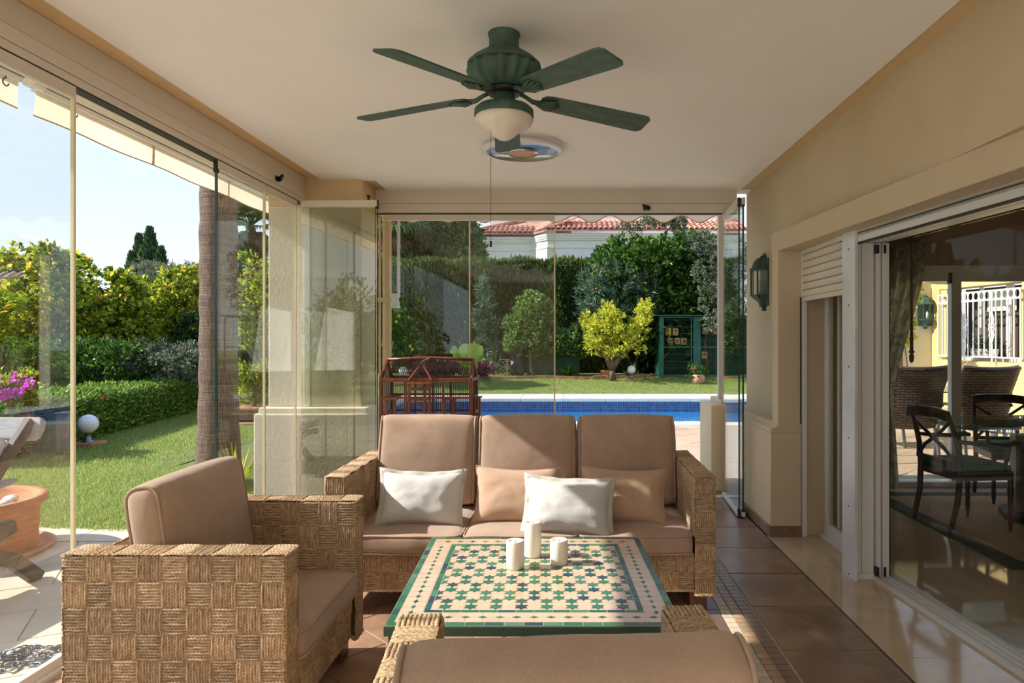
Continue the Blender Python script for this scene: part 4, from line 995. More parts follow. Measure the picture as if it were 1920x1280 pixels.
lawn5 = ground('lawn.004', -60, -6.5, -3.6, 4.7, 'grass', 6, 6, .004)
MB().box(-62, 62, -62, 72, -2.2, -2.1).build('ground', M['soil']).update_tag(); tag(bpy.data.objects['ground'], kind='structure')
# grass blades on the lawns the photo shows close by, and along the far lawn
def blades(name, x0, x1, y0, y1, n, h, ww, par, excl=None):
    X = rng.uniform(x0, x1, n); d0 = np.sqrt(rng.uniform(y0 ** 1.0, y1 ** 1.0, n)) ** 2; Y = d0
    if excl is not None: k_ = excl(X, Y); X = X[k_]; Y = Y[k_]
    n = len(X); f = np.clip((Y - 17.4) / 4.6, 0, 1); Z = .25 * f * f * (3 - 2 * f)
    a = rng.uniform(0, 2 * PI, n); hh = h * rng.uniform(.5, 1.3, n); L = np.stack([rng.normal(0, .35, n), rng.normal(0, .35, n), np.ones(n)], 1); L /= np.linalg.norm(L, axis=1)[:, None]
    Pn = np.stack([X, Y, Z], 1); s = np.stack([np.cos(a), np.sin(a), np.zeros(n)], 1) * (ww / 2)
    V = np.stack([Pn - s, Pn + s, Pn + L * hh[:, None]], 1).reshape(-1, 3); npmesh(name, V, np.arange(3 * n).reshape(n, 3), M['blade'], par, kind='stuff')
blades('grass_blades', -9.5, -2.3, 4.7, 7.5, 130000, .034, .0065, lawn, lambda X, Y: (Y > 4.93 + .12 * np.maximum(0, -X - 3) - .0) & (X > -Y * .88 - .2) & ((X < -2.75) | (Y < 5)))
blades('grass_blades', -10.5, -4.3, 7.5, 13.5, 110000, .036, .011, lawn, lambda X, Y: (X > -Y * .86 - .2) & (X < -4.3))
blades('grass_blades', -7, 6.5, 17.45, 22.3, 110000, .04, .016, lawn2)
# ---- limestone terrace left of the veranda: big slabs at a slant
tl = struct(MB().box(-9, -2.2, -3.6, 5.02, -.15, -.006).build('floor.002', M['grout'])); tl['label'] = 'pale limestone terrace outside the left glass'
def curve_edge(x): return 4.88 + .10 * max(0, (-x - 3.0))
ca, sa_ = math.cos(R(28)), math.sin(R(28))
for i in range(-14, 14):
    for j in range(-14, 14):
        u0 = i * .62 + (.31 if j % 2 else 0); v0 = j * .42; gp = .004
        pl = [((u * ca - v * sa_) - 4.2, (u * sa_ + v * ca) + 2.3) for u, v in ((u0 + gp, v0 + gp), (u0 + .62 - gp, v0 + gp), (u0 + .62 - gp, v0 + .42 - gp), (u0 + gp, v0 + .42 - gp))]
        if max(p[0] for p in pl) < -6.5 or min(p[0] for p in pl) > -2.22 or min(p[1] for p in pl) > 5.0 or max(p[1] for p in pl) < .2: continue
        for ax, val, kl in ((0, -2.215, True), (1, 4.72, True)): pl = clip(pl, ax, val, kl) if len(pl) > 2 else pl
        tilepoly(pl, M['stone'], 'slab', 0.0, tl)
for i in range(10):
    xa = -2.22 - i * .62; xb = xa - .613
    tilepoly([(xa, 4.725), (xa, curve_edge(xa) + .10), (xb, curve_edge(xb) + .10), (xb, 4.725)], M['stone'], 'edge_slab', .004, tl)
# ---- pool terrace behind the rear glass
tp_ = struct(MB().box(-4.35, 1.64, 6.18, 11.25, -.15, -.006).box(1.64, 12, 6.62, 11.25, -.15, -.006).box(7.0, 14, 11.25, 17.4, -.15, -.006).build('floor.003', M['grout'])); tp_['label'] = 'sand-coloured tiled terrace between veranda and pool'
for i in range(-20, 40):
    for j in range(-12, 34):
        u0 = i * .46; v0 = j * .46; gp = .004
        pl = [((u - v) * .7071, (u + v) * .7071 + 6.2) for u, v in ((u0 + gp, v0 + gp), (u0 + .46 - gp, v0 + gp), (u0 + .46 - gp, v0 + .46 - gp), (u0 + gp, v0 + .46 - gp))]
        if min(p[0] for p in pl) < 1.2 or max(p[0] for p in pl) > 8.4 or max(p[1] for p in pl) > 11.25 or min(p[1] for p in pl) < 6.75: continue
        if len([1 for c_ in tp_.children]) > 285: break
        tilepoly(pl, M['patio'], 'tile', 0.0, tp_)
# ---- swimming pool
pool = thing('swimming_pool', 'rectangular swimming pool with blue mosaic walls and pale coping', 'pool', (1.6, 13.85, 0))
px0, px1, py0, py1 = -5.4, 5.0, -2.30, 2.25
for z0_, z1_, nm_, mm_ in ((-.31, -.07, 'mosaic_band', 'pooltile'), (-1.5, -.31, 'pool_wall', 'poolfloor')): MB().box(px0, px1, py1, py1 + .1, z0_, z1_).box(px0 - .1, px0, py0, py1, z0_, z1_).box(px1, px1 + .1, py0, py1, z0_, z1_).box(px0, px1, py0 - .1, py0, z0_, z1_).build(nm_, M[mm_], pool)  # pale blue below the waterline paints in the caustic brightening of the wall
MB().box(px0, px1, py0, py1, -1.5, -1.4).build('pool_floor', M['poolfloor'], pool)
MB().add([(px0, py0, -.28), (px1, py0, -.28), (px1, py1, -.28), (px0, py1, -.28)], [(0, 1, 2, 3)]).build('water', M['water'], pool, fix=False)
for i in range(11):
    x = px0 - .3 + i * 1.0
    MB().box(x + .004, x + .996, py1 - .03, py1 + 1.25, -.07, .012).build('coping_stone', M['coping'], pool, bevel=.01)
    MB().box(x + .004, x + .996, py0 - .38, py0 + .03, -.07, .012).build('coping_stone', M['coping'], pool, bevel=.01)
for i in range(5):
    for xx in (px0 - .35, px1 - .02): MB().box(xx, xx + .37, py0 + .05 + i * .9, py0 + .94 + i * .9, -.07, .010).build('coping_stone', M['coping'], pool, bevel=.01)
# ================================================================ GARDEN, FAR SIDE
D0 = 22.9
hd = thing('cypress_hedge', 'tall clipped dark green cypress hedge across the garden behind the pool', 'hedge', (-2, 23.4, .2))
def boxcloud(name, x0, x1, y0, y1, z0, z1, n, size, asp, mt, par, topf=.25, up=.8, wave=.12):
    nt_ = int(n * topf); nf = n - nt_
    Xf = rng.uniform(x0, x1, nf); Zf = rng.uniform(z0, z1, nf); bulge = wave * np.sin(Xf * 2.3) * .5 + wave * np.sin(Xf * 5.7 + Zf * .8) * .5
    Yf = y0 - .06 + bulge + rng.normal(0, .07, nf)
    Xt = rng.uniform(x0, x1, nt_); Yt = rng.uniform(y0, y1, nt_); Zt = z1 + rng.normal(0, .05, nt_) + .05 * np.sin(Xt * 4)
    Pn = np.concatenate([np.stack([Xf, Yf, Zf], 1), np.stack([Xt, Yt, Zt], 1)]); Dn = np.concatenate([np.tile([0, -1.0, .2], (nf, 1)), np.tile([0, -.1, 1.0], (nt_, 1))])
    return leaves(name, Pn, Dn, size, asp, mt, par, up, .7)
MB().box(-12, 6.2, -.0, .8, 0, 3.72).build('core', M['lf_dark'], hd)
boxcloud('foliage', -9.5, 6.2, -.05, .8, 0, 3.80, 60000, .19, .24, M['lf_hedge'], hd, .2, 1.1, .16)
def at(px, py, d): return P(px, py, d)
def G(px, d, py=None):                             # ground point under pixel column px at depth d
    p = P(px, 0, d); return (p.x, d, gz(p.x, d))
b = G(1225, 22.2); plant('broadleaf_shrub', 'huge glossy dark green shrub overtopping the hedge at the right', 'shrub', b,
    [pblob(b, *a, 22.2, 1.2) for a in ((1170, 500, 62, 52), (1225, 492, 70, 48), (1285, 500, 62, 56), (1150, 540, 45, 50), (1215, 560, 70, 60), (1290, 570, 60, 62), (1240, 620, 70, 50), (1310, 480, 40, 40))],
    30000, .17, .5, M['lf_mid'], [limb((-.6, 0, 0), (-.5, 0, 1.6), .07), limb((.3, 0, 0), (.4, .1, 1.8), .08)], shell=.55, cr=.16)
b = G(1200, 22.9); plant('broadleaf_shrub', 'dark evergreen mass in deep shade behind the aviary', 'shrub', b,
    [pblob(b, *a, 22.8, .9) for a in ((1150, 600, 60, 60), (1220, 640, 60, 60), (1290, 640, 70, 70), (1320, 560, 60, 70))], 12000, .18, .5, M['lf_dark'], shell=.6, cr=.14)
b = G(1145, 21.6); o = plant('oleander', 'grey-green oleander with pink flowers in front of the tall shrub', 'shrub', b,
    [pblob(b, *a, 21.6, .8) for a in ((1120, 545, 36, 42), (1160, 530, 45, 42), (1200, 545, 34, 36), (1110, 590, 26, 30), (1205, 590, 30, 30), (1150, 580, 40, 40))],
    9000, .20, .15, M['lf_ole'], [limb((0, 0, 0), (-.3, 0, 1.5), .04), limb((.1, 0, 0), (.3, 0, 1.6), .04)], shell=.5, cr=.16)
for (px, py) in ((1120, 506), (1210, 531), (1118, 541), (1109, 570), (1305, 547)):
    c_ = P(px, py, 20.9) - Vector(b); MB().lathe([(0, -.03), (.035, -.01), (.045, .01), (.025, .02), (0, .03)], 7, tuple(c_)).build('flower', M['pink'], o)
b = G(1320, 21.0); plant('olive_shrub', 'silvery olive-like shrub at the right edge above the aviary', 'shrub', b,
    [pblob(b, *a, 20.6, .7) for a in ((1335, 500, 34, 45), (1345, 560, 34, 48), (1315, 455, 26, 20), (1335, 605, 20, 16), (1385, 520, 40, 80))], 9000, .10, .4, M['lf_olive'], [limb((.2, .6, 0), (.3, 0, 2.2), .06)], shell=.5, cr=.12)
b = G(1270, 21.4); plant('hanging_branch', 'thin leafy branches hanging in front of the tiled roof', 'branch', (b[0], b[1], 4.2),
    [pblob((b[0], b[1], 4.2), *a, 21.0, .3) for a in ((1185, 425, 22, 9), (1225, 415, 30, 10), (1270, 420, 16, 18), (1250, 412, 40, 8))], 1500, .13, .35, M['lf_olive'], [([Vector((.7, .3, -.3)), Vector((.2, .1, .5)), Vector((-1.2, 0, .9))], .03)], shell=.8, cr=.2)
# golden tree
b = G(1149, 20.2); gt = plant('golden_tree', 'small tree with bright yellow-green leaves and a forked trunk on the lawn edge', 'tree', b,
    [pblob(b, *a, 20.2, .75) for a in ((1115, 610, 28, 30), (1145, 600, 26, 24), (1165, 625, 30, 26), (1200, 600, 24, 24), (1185, 640, 30, 20), (1120, 640, 26, 22), (1205, 575, 16, 14), (1140, 580, 18, 12), (1150, 655, 30, 14))],
    4300, .12, .42, M['lf_bright'], None, shell=.98, cr=.18, clump=9)
tz = lambda px, py: P(px, py, 20.2) - Vector(b)
for nm, pts, r in (('trunk', [(1149, 712), (1148, 698), (1146, 690)], .12), ('branch', [(1146, 692), (1138, 670), (1128, 650), (1112, 620)], .09), ('branch', [(1147, 692), (1148, 660), (1145, 630), (1148, 600)], .08),
                   ('branch', [(1149, 690), (1160, 672), (1180, 655), (1200, 625)], .09), ('branch', [(1140, 672), (1130, 668), (1112, 650), (1100, 630)], .05), ('branch', [(1165, 668), (1172, 640), (1170, 610)], .05)):
    MB().tube([tz(*q_) for q_ in pts], [r * (1 - .6 * i / (len(pts) - 1)) for i in range(len(pts))], 8).build(nm, M['trunk'], gt, smooth=True)
b = G(995, 21.4); plant('climbing_shrub', 'rounded green climbing shrub with light leaf tips over the green panel', 'shrub', b,
    [pblob(b, *a, 21.4, .6) for a in ((998, 575, 30, 28), (985, 610, 38, 32), (1015, 600, 28, 36), (1000, 640, 40, 26), (960, 640, 14, 18), (1050, 640, 36, 20), (1080, 630, 26, 20), (1090, 655, 20, 14))],
    15000, .11, .5, M['lf_light'], [limb((.1, 0, 0), (0, -.1, 1.2), .03), limb((.4, 0, 0), (.2, 0, 1.2), .025), limb((.9, 0, 0), (.5, 0, 1.0), .02)], shell=.45, cr=.13)
b = G(915, 21.8); plant('oleander', 'tall slender oleander stems against the dark hedge', 'shrub', b,
    [pblob(b, *a, 21.8, .25) for a in ((903, 545, 9, 18), (912, 570, 12, 22), (903, 600, 14, 22), (920, 605, 14, 26), (908, 632, 16, 22), (928, 655, 16, 16), (928, 680, 12, 16))], 2600, .22, .16, M['lf_ole'], [limb((.2, 0, 0), (-.1, 0, 2.6), .03)], shell=.9, cr=.2)
b = G(757, 20.0); o = plant('lemon_tree', 'lemon tree with sparse leafy twigs behind the tan post', 'tree', b,
    [pblob(b, *a, 20.0, .6) for a in ((740, 600, 22, 22), (762, 620, 22, 22), (745, 645, 26, 22), (772, 640, 16, 18), (722, 615, 30, 30))], 2400, .15, .45, M['lf_mid'], [limb((-.4, 0, 0), (-.2, 0, 1.4), .06), limb((-.2, 0, 1.1), (.3, 0, 1.8), .02)], shell=.8, cr=.2)
for (px, py) in ((743, 603), (773, 655), (769, 649), (748, 592)):
    MB().lathe([(0, -.05), (.035, -.03), (.042, 0), (.033, .03), (0, .055)], 8, tuple(P(px, py, 19.4) - Vector(b))).build('lemon', M['lf_bright'], o, smooth=True)
# elephant ear plant
b = G(874, 19.9); t = thing('elephant_ear_plant', 'elephant ear plant with big lime green leaves above the birdcage', 'plant', b)
for (px, py, s, ro) in ((862, 664, .56, -35), (878, 655, .66, 0), (893, 655, .60, 25), (900, 668, .36, 60), (870, 675, .40, -50), (884, 672, .42, 20), (848, 655, .30, -75), (888, 684, .36, 40)):
    tipd = P(px, py, 19.9) - Vector(b); stem = [Vector((.05 * ro / 60, 0, 0)), Vector((tipd.x * .5, 0, tipd.z * .65)), tipd]
    MB().tube(stem, [.018, .014, .008], 6).build('stem', M['lf_taro'], t, smooth=True)
    pl = []
    for k in range(14):
        a_ = 2 * PI * k / 14; rr = s * .5 * (1 - .25 * math.cos(a_)) * (.75 + .25 * abs(math.sin(a_)))
        pl.append((rr * math.sin(a_) * .85, rr * math.cos(a_)))
    v = [(0, .03, 0)] + [(x_, .05 - abs(x_) * .35, z_) for x_, z_ in pl]
    f = [(0, i + 1, (i + 1) % 14 + 1) for i in range(14)]
    lf = MB().add(v, f).build('leaf', M['lf_taro'], t, fix=False); lf.matrix_basis = Matrix.Translation(tipd) @ Matrix.Rotation(R(random.uniform(-30, 30)), 4, 'Z') @ Matrix.Rotation(R(-20), 4, 'X') @ Matrix.Rotation(R(ro), 4, 'Y')
b = G(860, 20.6); plant('purple_bedding', 'purple-leaved bedding plants along the hedge foot', 'plant', b,
    [pblob(b, *a, 20.6, .4) for a in ((815, 692, 20, 14), (840, 690, 18, 12), (880, 690, 20, 12), (905, 690, 18, 12), (790, 695, 16, 10))], 2600, .14, .4, M['lf_purple'], shell=.8, cr=.2)
b = G(1065, 21.0)
def strap(name, label, base, n, L, mt, wd=.025, group=None, lean=1.0):
    t = thing(name, label, 'plant', base, 0, group); mb = MB()
    for k in range(n):
        a_ = random.uniform(0, 2 * PI); l = L * random.uniform(.6, 1.1); s_ = random.uniform(.25, 1.0) * lean
        pts = [Vector((math.cos(a_) * l * s_ * u_, math.sin(a_) * l * s_ * u_, l * (u_ - .55 * s_ * u_ * u_))) for u_ in (0, .35, .7, 1)]
        sd_ = Vector((-math.sin(a_), math.cos(a_), 0)) * wd / 2; v = []
        for i, p in enumerate(pts): w_ = (1, 1, .7, .05)[i]; v += [p - sd_ * w_, p + sd_ * w_]
        mb.add(v, [(0, 1, 3, 2), (2, 3, 5, 4), (4, 5, 7, 6)])
    mb.build('leaves', M[mt], t, kind='stuff', fix=False); return t
strap('strap_leaf_clump', 'clump of strap-like green leaves at the foot of the green panel', b, 90, .55, 'lf_mid', .035)
strap('strap_leaf_clump', 'small strap-leaved clump under the golden tree', G(1175, 20.9), 40, .4, 'lf_ole', .03)
strap('spiky_plant', 'spiky light green plant at the foot of the plaster column', (-3.05, 6.3, 0), 34, .55, 'lf_bright', .022, lean=.9)
# green panel, covered object, brick edging
t = thing('green_garden_wall', 'low green painted garden wall under the climbing shrub', 'wall', G(1038, 22.0)); MB().box(-.86, .84, 0, .12, 0, 1.05).build('panel', M['greenwall'], t); MB().box(-.86, .84, -.03, .15, 1.05, 1.09).build('cap', M['greenwall'], t)
MB().tube([(-.76, -.05, .98), (-.76, -.05, .15), (-.70, -.06, .08), (-.6, -.08, .06)], .022, 8).build('downpipe', M['lf_ole'] if False else M['white_alu'], t, smooth=True)
t = thing('covered_object', 'object wrapped in black plastic beside the green garden wall', 'covered object', G(970, 21.6)); V, Q = rbox(.22, .2, .50, .12, .03, .02, 10, 10, 12, 4, .06); MB().add([(x, y, z + .50) for x, y, z in V], Q).build('cover', M['bag'], t, smooth=True, fix=False)
bw_ = thing('breeze_block_wall', 'low pale pierced-block wall at the hedge foot behind the oleander', 'wall', G(938, 22.3)); bs_ = None
for i in range(6):
    for j in range(2):
        Mx = Matrix.Translation((-.72 + i * .27, 0, .12 + j * .26))
        if bs_ is None:
            m_ = MB(); m_.box(-.13, .13, -.04, .04, -.125, -.10).box(-.13, .13, -.04, .04, .10, .125).box(-.13, -.105, -.04, .04, -.10, .10).box(.105, .13, -.04, .04, -.10, .10); m_.bar((-.11, 0, -.10), (.11, 0, .10), .03); m_.bar((-.11, 0, .10), (.11, 0, -.10), .03)
            bs_ = m_.build('block', M['housestone'], bw_); bs_.matrix_basis = Mx
        else: share(bs_, bw_, Mx)
be = thing('brick_edging', 'low brick edging along the far flower bed', 'edging', (0, 0, 0)); srcb = None
for i in range(46):
    px = 820 + i * 9.0
    if 1225 < px: break
    p = G(px, 20.65 + .15 * math.sin(i * .35)); Mx = Matrix.Translation((p[0], p[1], p[2] + .045 + (.03 if i % 9 > 5 and px > 1090 else 0))) @ Matrix.Rotation(random.uniform(-.08, .08), 4, 'Z')
    if srcb is None: srcb = MB().box(-.069, .069, -.05, .05, -.07, .045).build('brick', M['brick'], be, bevel=.006, seg=1); srcb.matrix_basis = Mx
    else: share(srcb, be, Mx)
be.location = (0, 0, 0)
MB().box(-6, 6.5, 20.75, 22.8, .0, .22).build('flower_bed', M['soil']); tag(bpy.data.objects['flower_bed'], kind='structure')
def globe_lamp(label, loc, r, brick=True, h=None):
    t = thing('globe_garden_lamp', label, 'garden lamp', loc, 0, 'globe garden lamps'); h = h or r * 1.0
    if brick: MB().box(-r * 1.25, r * 1.25, -r * 1.25, r * 1.25, 0, r * .4).build('brick_base', M['brick'], t, bevel=.01)
    z = r * .4
    MB().lathe([(r * .68, z), (r * .66, z + .01), (r * .34, z + r * .18), (r * .30, z + h), (r * .42, z + h + .01), (r * .42, z + h + .02)], 20).build('pedestal', M['steel'], t, smooth=True)
    MB().lathe([(r * math.sin(a_), -r * math.cos(a_)) for a_ in [PI * k / 16 for k in range(17)]], 32, (0, 0, z + h + r * .96)).build('globe', M['globe'], t, smooth=True)
    return t
globe_lamp('white globe lamp on a brick foot by the left clipped hedge', (-6.32, 9.0, 0), .122)
globe_lamp('white globe lamp right of the golden tree', G(1184, 20.3), .125, True, .16)
globe_lamp('white globe lamp seen through the birdcage', G(756, 19.6), .125, True, .20)
t = thing('flower_pot', 'round pinkish clay pot with geraniums beside the aviary', 'pot', G(1309, 19.6))
MB().lathe([(.11, 0), (.17, .06), (.19, .16), (.175, .26), (.16, .28), (.14, .27), (0, .25)], 24).build('pot', M['pinkpot'], t, smooth=True); MB().box(-.06, .0, -.20, -.17, .21, .235).build('handle_slot', M['black'], t)
Pn, Dn = blob_pts([(-.10, 0, .36, .16, .14, .14), (.09, 0, .34, .12, .12, .10)], 420, .8, 10, .3); leaves('foliage', Pn, Dn, .07, .8, M['lf_mid'], t)
for k in range(5): MB().lathe([(0, -.02), (.03, 0), (0, .025)], 6, (-.2 + .03 * k, -.10, .46 - .02 * (k % 3))).build('flower', M['pink'], t)
t = thing('flower_pot', 'small terracotta pot in the shade behind the golden tree', 'pot', G(1134, 20.95)); MB().lathe([(.10, 0), (.14, .2), (.15, .2), (.15, .24), (.12, .24), (0, .22)], 20).build('pot', M['terracotta'], t); 
# aviary
av = thing('aviary', 'green garden aviary with mesh walls and nest boxes inside', 'aviary', G(1300, 20.9)); W0, W1, Hh = -1.02, 2.3, 1.86
def bars(lst, nm, mt='aviary', th=.035):
    for a, b_ in lst: MB().bar(a, b_, th).build(nm, M[mt], av)
bars([((W0, 0, 0), (W0, 0, Hh)), ((.18, 0, 0), (.18, 0, Hh + .06)), ((W1, 0, 0), (W1, 0, Hh)), ((W0, 1.1, 0), (W0, 1.1, Hh)), ((W1, 1.1, 0), (W1, 1.1, Hh)), ((-.06, 0, 0), (-.06, 0, Hh)), ((.9, 1.1, 0), (.9, 1.1, Hh))], 'post')
bars([((W0, 0, Hh), (W1, 0, Hh)), ((W0, 1.1, Hh), (W1, 1.1, Hh)), ((W0, 0, Hh), (W0, 1.1, Hh)), ((W0, 0, .95), (W1, 0, .95)), ((W0, 0, .03), (W1, 0, .03))], 'rail')
MB().box(W0 - .25, W1 + .1, -.12, 1.2, Hh + .04, Hh + .07).build('roof_sheet', M['aviary'], av); MB().box(W0, W1, 0, 1.15, 0, .03).build('floor_slab', M['brick'], av)
MB().box(W0 - .02, W0 - .012, 0, 1.1, 0, Hh).build('side_sheet', M['aviary'], av); MB().box(W0 + .01, W0 + .11, -.02, -.012, 0, Hh).box(.0, .22, -.02, -.012, 0, .0 + Hh).build('corner_sheet', M['aviary'], av)
mb = MB()
for i in range(60): x = W0 + (W1 - W0) * i / 59; mb.box(x - .0010, x + .0010, -.001, .001, 0, Hh)
for i in range(9): z = .1 + i * .21; mb.box(W0, W1, -.004, .004, z - .004, z + .004)
for i in range(20): y_ = 1.1 * i / 19; mb.box(W0 - .002, W0 + .002, y_ - .002, y_ + .002, 0, Hh)
mb.build('wire_mesh', M['aviary'], av, kind='stuff')
MB().box(W0 + .02, W1, 1.12, 1.14, 0, Hh).build('back_sheet', M['lf_dark'], av)
for (x, z, mm) in ((-.72, 1.42, 'nestyellow'), (-.50, 1.42, 'nestwood'), (-.66, 1.12, 'nestwood'), (-.44, 1.12, 'nestwood'), (-.24, 1.12, 'nestwood'), (.42, 1.46, 'nestwood'), (.75, 1.45, 'nestwood'), (.40, .70, 'nestwood')):
    nb = thing('nest_box', {(-.72): 'yellow nest box on the aviary back wall', (.42): 'plywood nest box right of the aviary middle post, upper', (.75): 'rightmost plywood nest box in the aviary', (.40): 'low nest box behind the aviary middle post'}.get(x, {(-.50): 'plywood nest box beside the yellow one, upper row', (-.66): 'leftmost plywood nest box of the lower row', (-.44): 'middle plywood nest box of the lower row', (-.24): 'right plywood nest box of the lower row'}.get(x, 'nest box')), 'nest box', (av.location.x + x, av.location.y + .35, av.location.z + z), 0, 'nest boxes in the aviary')
    MB().box(-.085, .085, -.07, .07, -.11, .11).build('box', M[mm], nb, bevel=.004); MB().lathe([(.028, 0), (.028, .01)], 12).build('entrance_hole', M['black'], nb).matrix_basis = Matrix.Translation((0, -.07, .03)) @ Matrix.Rotation(R(90), 4, 'X')
MB().tube([(W0, .5, 1.02), (-.66, .5, 1.02)], .03, 8).build('perch', M['trunk_pale'], av); MB().tube([(-.2, .3, .95), (.15, .3, .97)], .02, 8).build('perch', M['trunk_pale'], av)
MB().tube([(W0 + .05, .4, .5), (W0 + .3, .4, .75), (W0 + .35, .4, .95)], .02, 6).build('dry_branch', M['trunk_pale'], av)
# ================================================================ NEIGHBOUR HOUSE WITH TILED ROOF
nh = thing('neighbour_house', 'white neighbouring house with a clay barrel-tiled roof beyond the hedge', 'house', (0, 33, 0))
ZE = 6.55
corners = [(-4.55, 6.0), (-4.55, .6), (-1.80, .6), (-.95, -.5), (8.5, -.5), (8.5, 6.0)]
MB().prism(corners, 0, ZE - .25, 'z').build('wall', M['housewhite'], nh)
def offs(o_): return [(-4.55 - o_, 6.0), (-4.55 - o_, .6 - o_), (-1.80 + .0 * o_ + .41 * o_, .6 - o_), (-.95 - .2 * o_ + .41 * o_ * 0, -.5 - o_), (8.5, -.5 - o_), (8.5, 6.0)]
for z0_, z1_, o_ in ((5.75, 5.83, .05), (6.12, 6.2, .10), (6.2, 6.3, .16), (6.3, 6.42, .22)): MB().prism(offs(o_), z0_, z1_, 'z').build('cornice', M['housewhite'], nh)
for (x, y_) in ((-4.55, .6), (-.95, -.5)): MB().box(x - .02, x + .34, y_ - .03, y_ + .4, 0, 5.75).build('corner_quoin', M['housestone'], nh)
MB().box(-2.62, -2.1, .55, .62, 4.5, 5.2).build('window', M['housestone'], nh)
MB().box(-4.0, 8.5, 3.0, 6.0, 6.4, 8.2).build('upper_storey', M['housewhite'], nh)
MB().box(-.6, .2, 1.9, 2.8, 6.4, 7.7).build('chimney', M['housewhite'], nh)
pit = math.tan(R(21))
tile_src = None
def rooftiles(a, b_, rows, par, sp=.25, rl=.40, skipf=None, mt='rooftile', w0=None):
    """barrel tiles on the roof plane whose eave runs a -> b"""
    global tile_src
    a = Vector(a); b_ = Vector(b_); u = (b_ - a).normalized(); inw = Vector((-u.y, u.x, 0)); up = (inw + Vector((0, 0, pit))).normalized(); nrm = u.cross(up).normalized(); n = int((b_ - a).length / sp)
    for r_ in range(rows):
        for i in range(n):
            o = a + u * sp * (i + .5) + up * rl * r_
            if skipf and skipf(o, r_, i): continue
            Mx = frame(o + nrm * .02, u, up, nrm)
            key = mt
            if tile_src is None or tile_src.data.materials[0] != M[mt]:
                v = []; f = []
                for (yy, k_) in ((0, 1.0), (rl * 1.08, .84)):
                    for j in range(7): q_ = PI * j / 6; v.append((.105 * k_ * math.cos(q_), yy, .085 * k_ * math.sin(q_) + (.03 if yy == 0 else 0)))
                    for j in range(7): q_ = PI * j / 6; v.append((.085 * k_ * math.cos(q_), yy, .065 * k_ * math.sin(q_) + (.03 if yy == 0 else 0)))
                for j in range(6): f += [(j, j + 1, 14 + j + 1, 14 + j), (7 + j + 1, 7 + j, 21 + j, 21 + j + 1), (j + 1, j, 7 + j, 7 + j + 1)]
                tile_src = MB().add(v, f).build('roof_tile', M[mt], par, smooth=False, fix=False); tile_src.matrix_basis = Mx
            else: share(tile_src, par, Mx)
def roofplane(pts, par, mt, th=.06, nm='roof_bed'):
    v = [Vector(p) for p in pts]; MB().add([tuple(p) for p in v] + [tuple(p - Vector((0, 0, th))) for p in v], [tuple(range(len(v))), tuple(range(len(v), 2 * len(v)))[::-1]] + [(i, (i + 1) % len(v), len(v) + (i + 1) % len(v), len(v) + i) for i in range(len(v))]).build(nm, M[mt], par)
o_ = .40; A = (-4.55 - o_, .6 - o_, ZE); B = (-1.66, .6 - o_, ZE); Cc = (-1.05, -.5 - o_, ZE); Dd = (8.5, -.5 - o_, ZE); rs = 2.6
roofplane([A, B, (B[0] + .4, B[1] + rs, ZE + rs * pit), (A[0] + rs, A[1] + rs, ZE + rs * pit)], nh, 'rooftile'); roofplane([B, Cc, (Cc[0] + .9, Cc[1] + rs * 1.1, ZE + rs * pit), (B[0] + .4, B[1] + rs, ZE + rs * pit)], nh, 'rooftile')
roofplane([Cc, Dd, (8.5, Dd[1] + rs, ZE + rs * pit), (Cc[0] + .9, Cc[1] + rs, ZE + rs * pit)], nh, 'rooftile'); roofplane([(A[0], 6, ZE), A, (A[0] + rs, A[1] + rs, ZE + rs * pit), (A[0] + rs, 6, ZE + rs * pit)], nh, 'rooftile')
rooftiles(A, B, 4, nh, skipf=lambda o, r_, i: o.x < A[0] + (o.y - A[1]) * 1.0 + .1)
rooftiles(B, Cc, 5, nh)
rooftiles(Cc, Dd, 5, nh, skipf=lambda o, r_, i: o.x < Cc[0] + (o.y - Cc[1]) * .55 + .05)
MB().tube([(A[0], A[1], ZE + .05), (A[0] + rs, A[1] + rs, ZE + rs * pit + .1)], .10, 8).build('hip_tiles', M['rooftile'], nh)
MB().tube([(Cc[0], Cc[1], ZE + .05), (Cc[0] + .9, Cc[1] + rs, ZE + rs * pit + .1)], .10, 8).build('hip_tiles', M['rooftile'], nh)
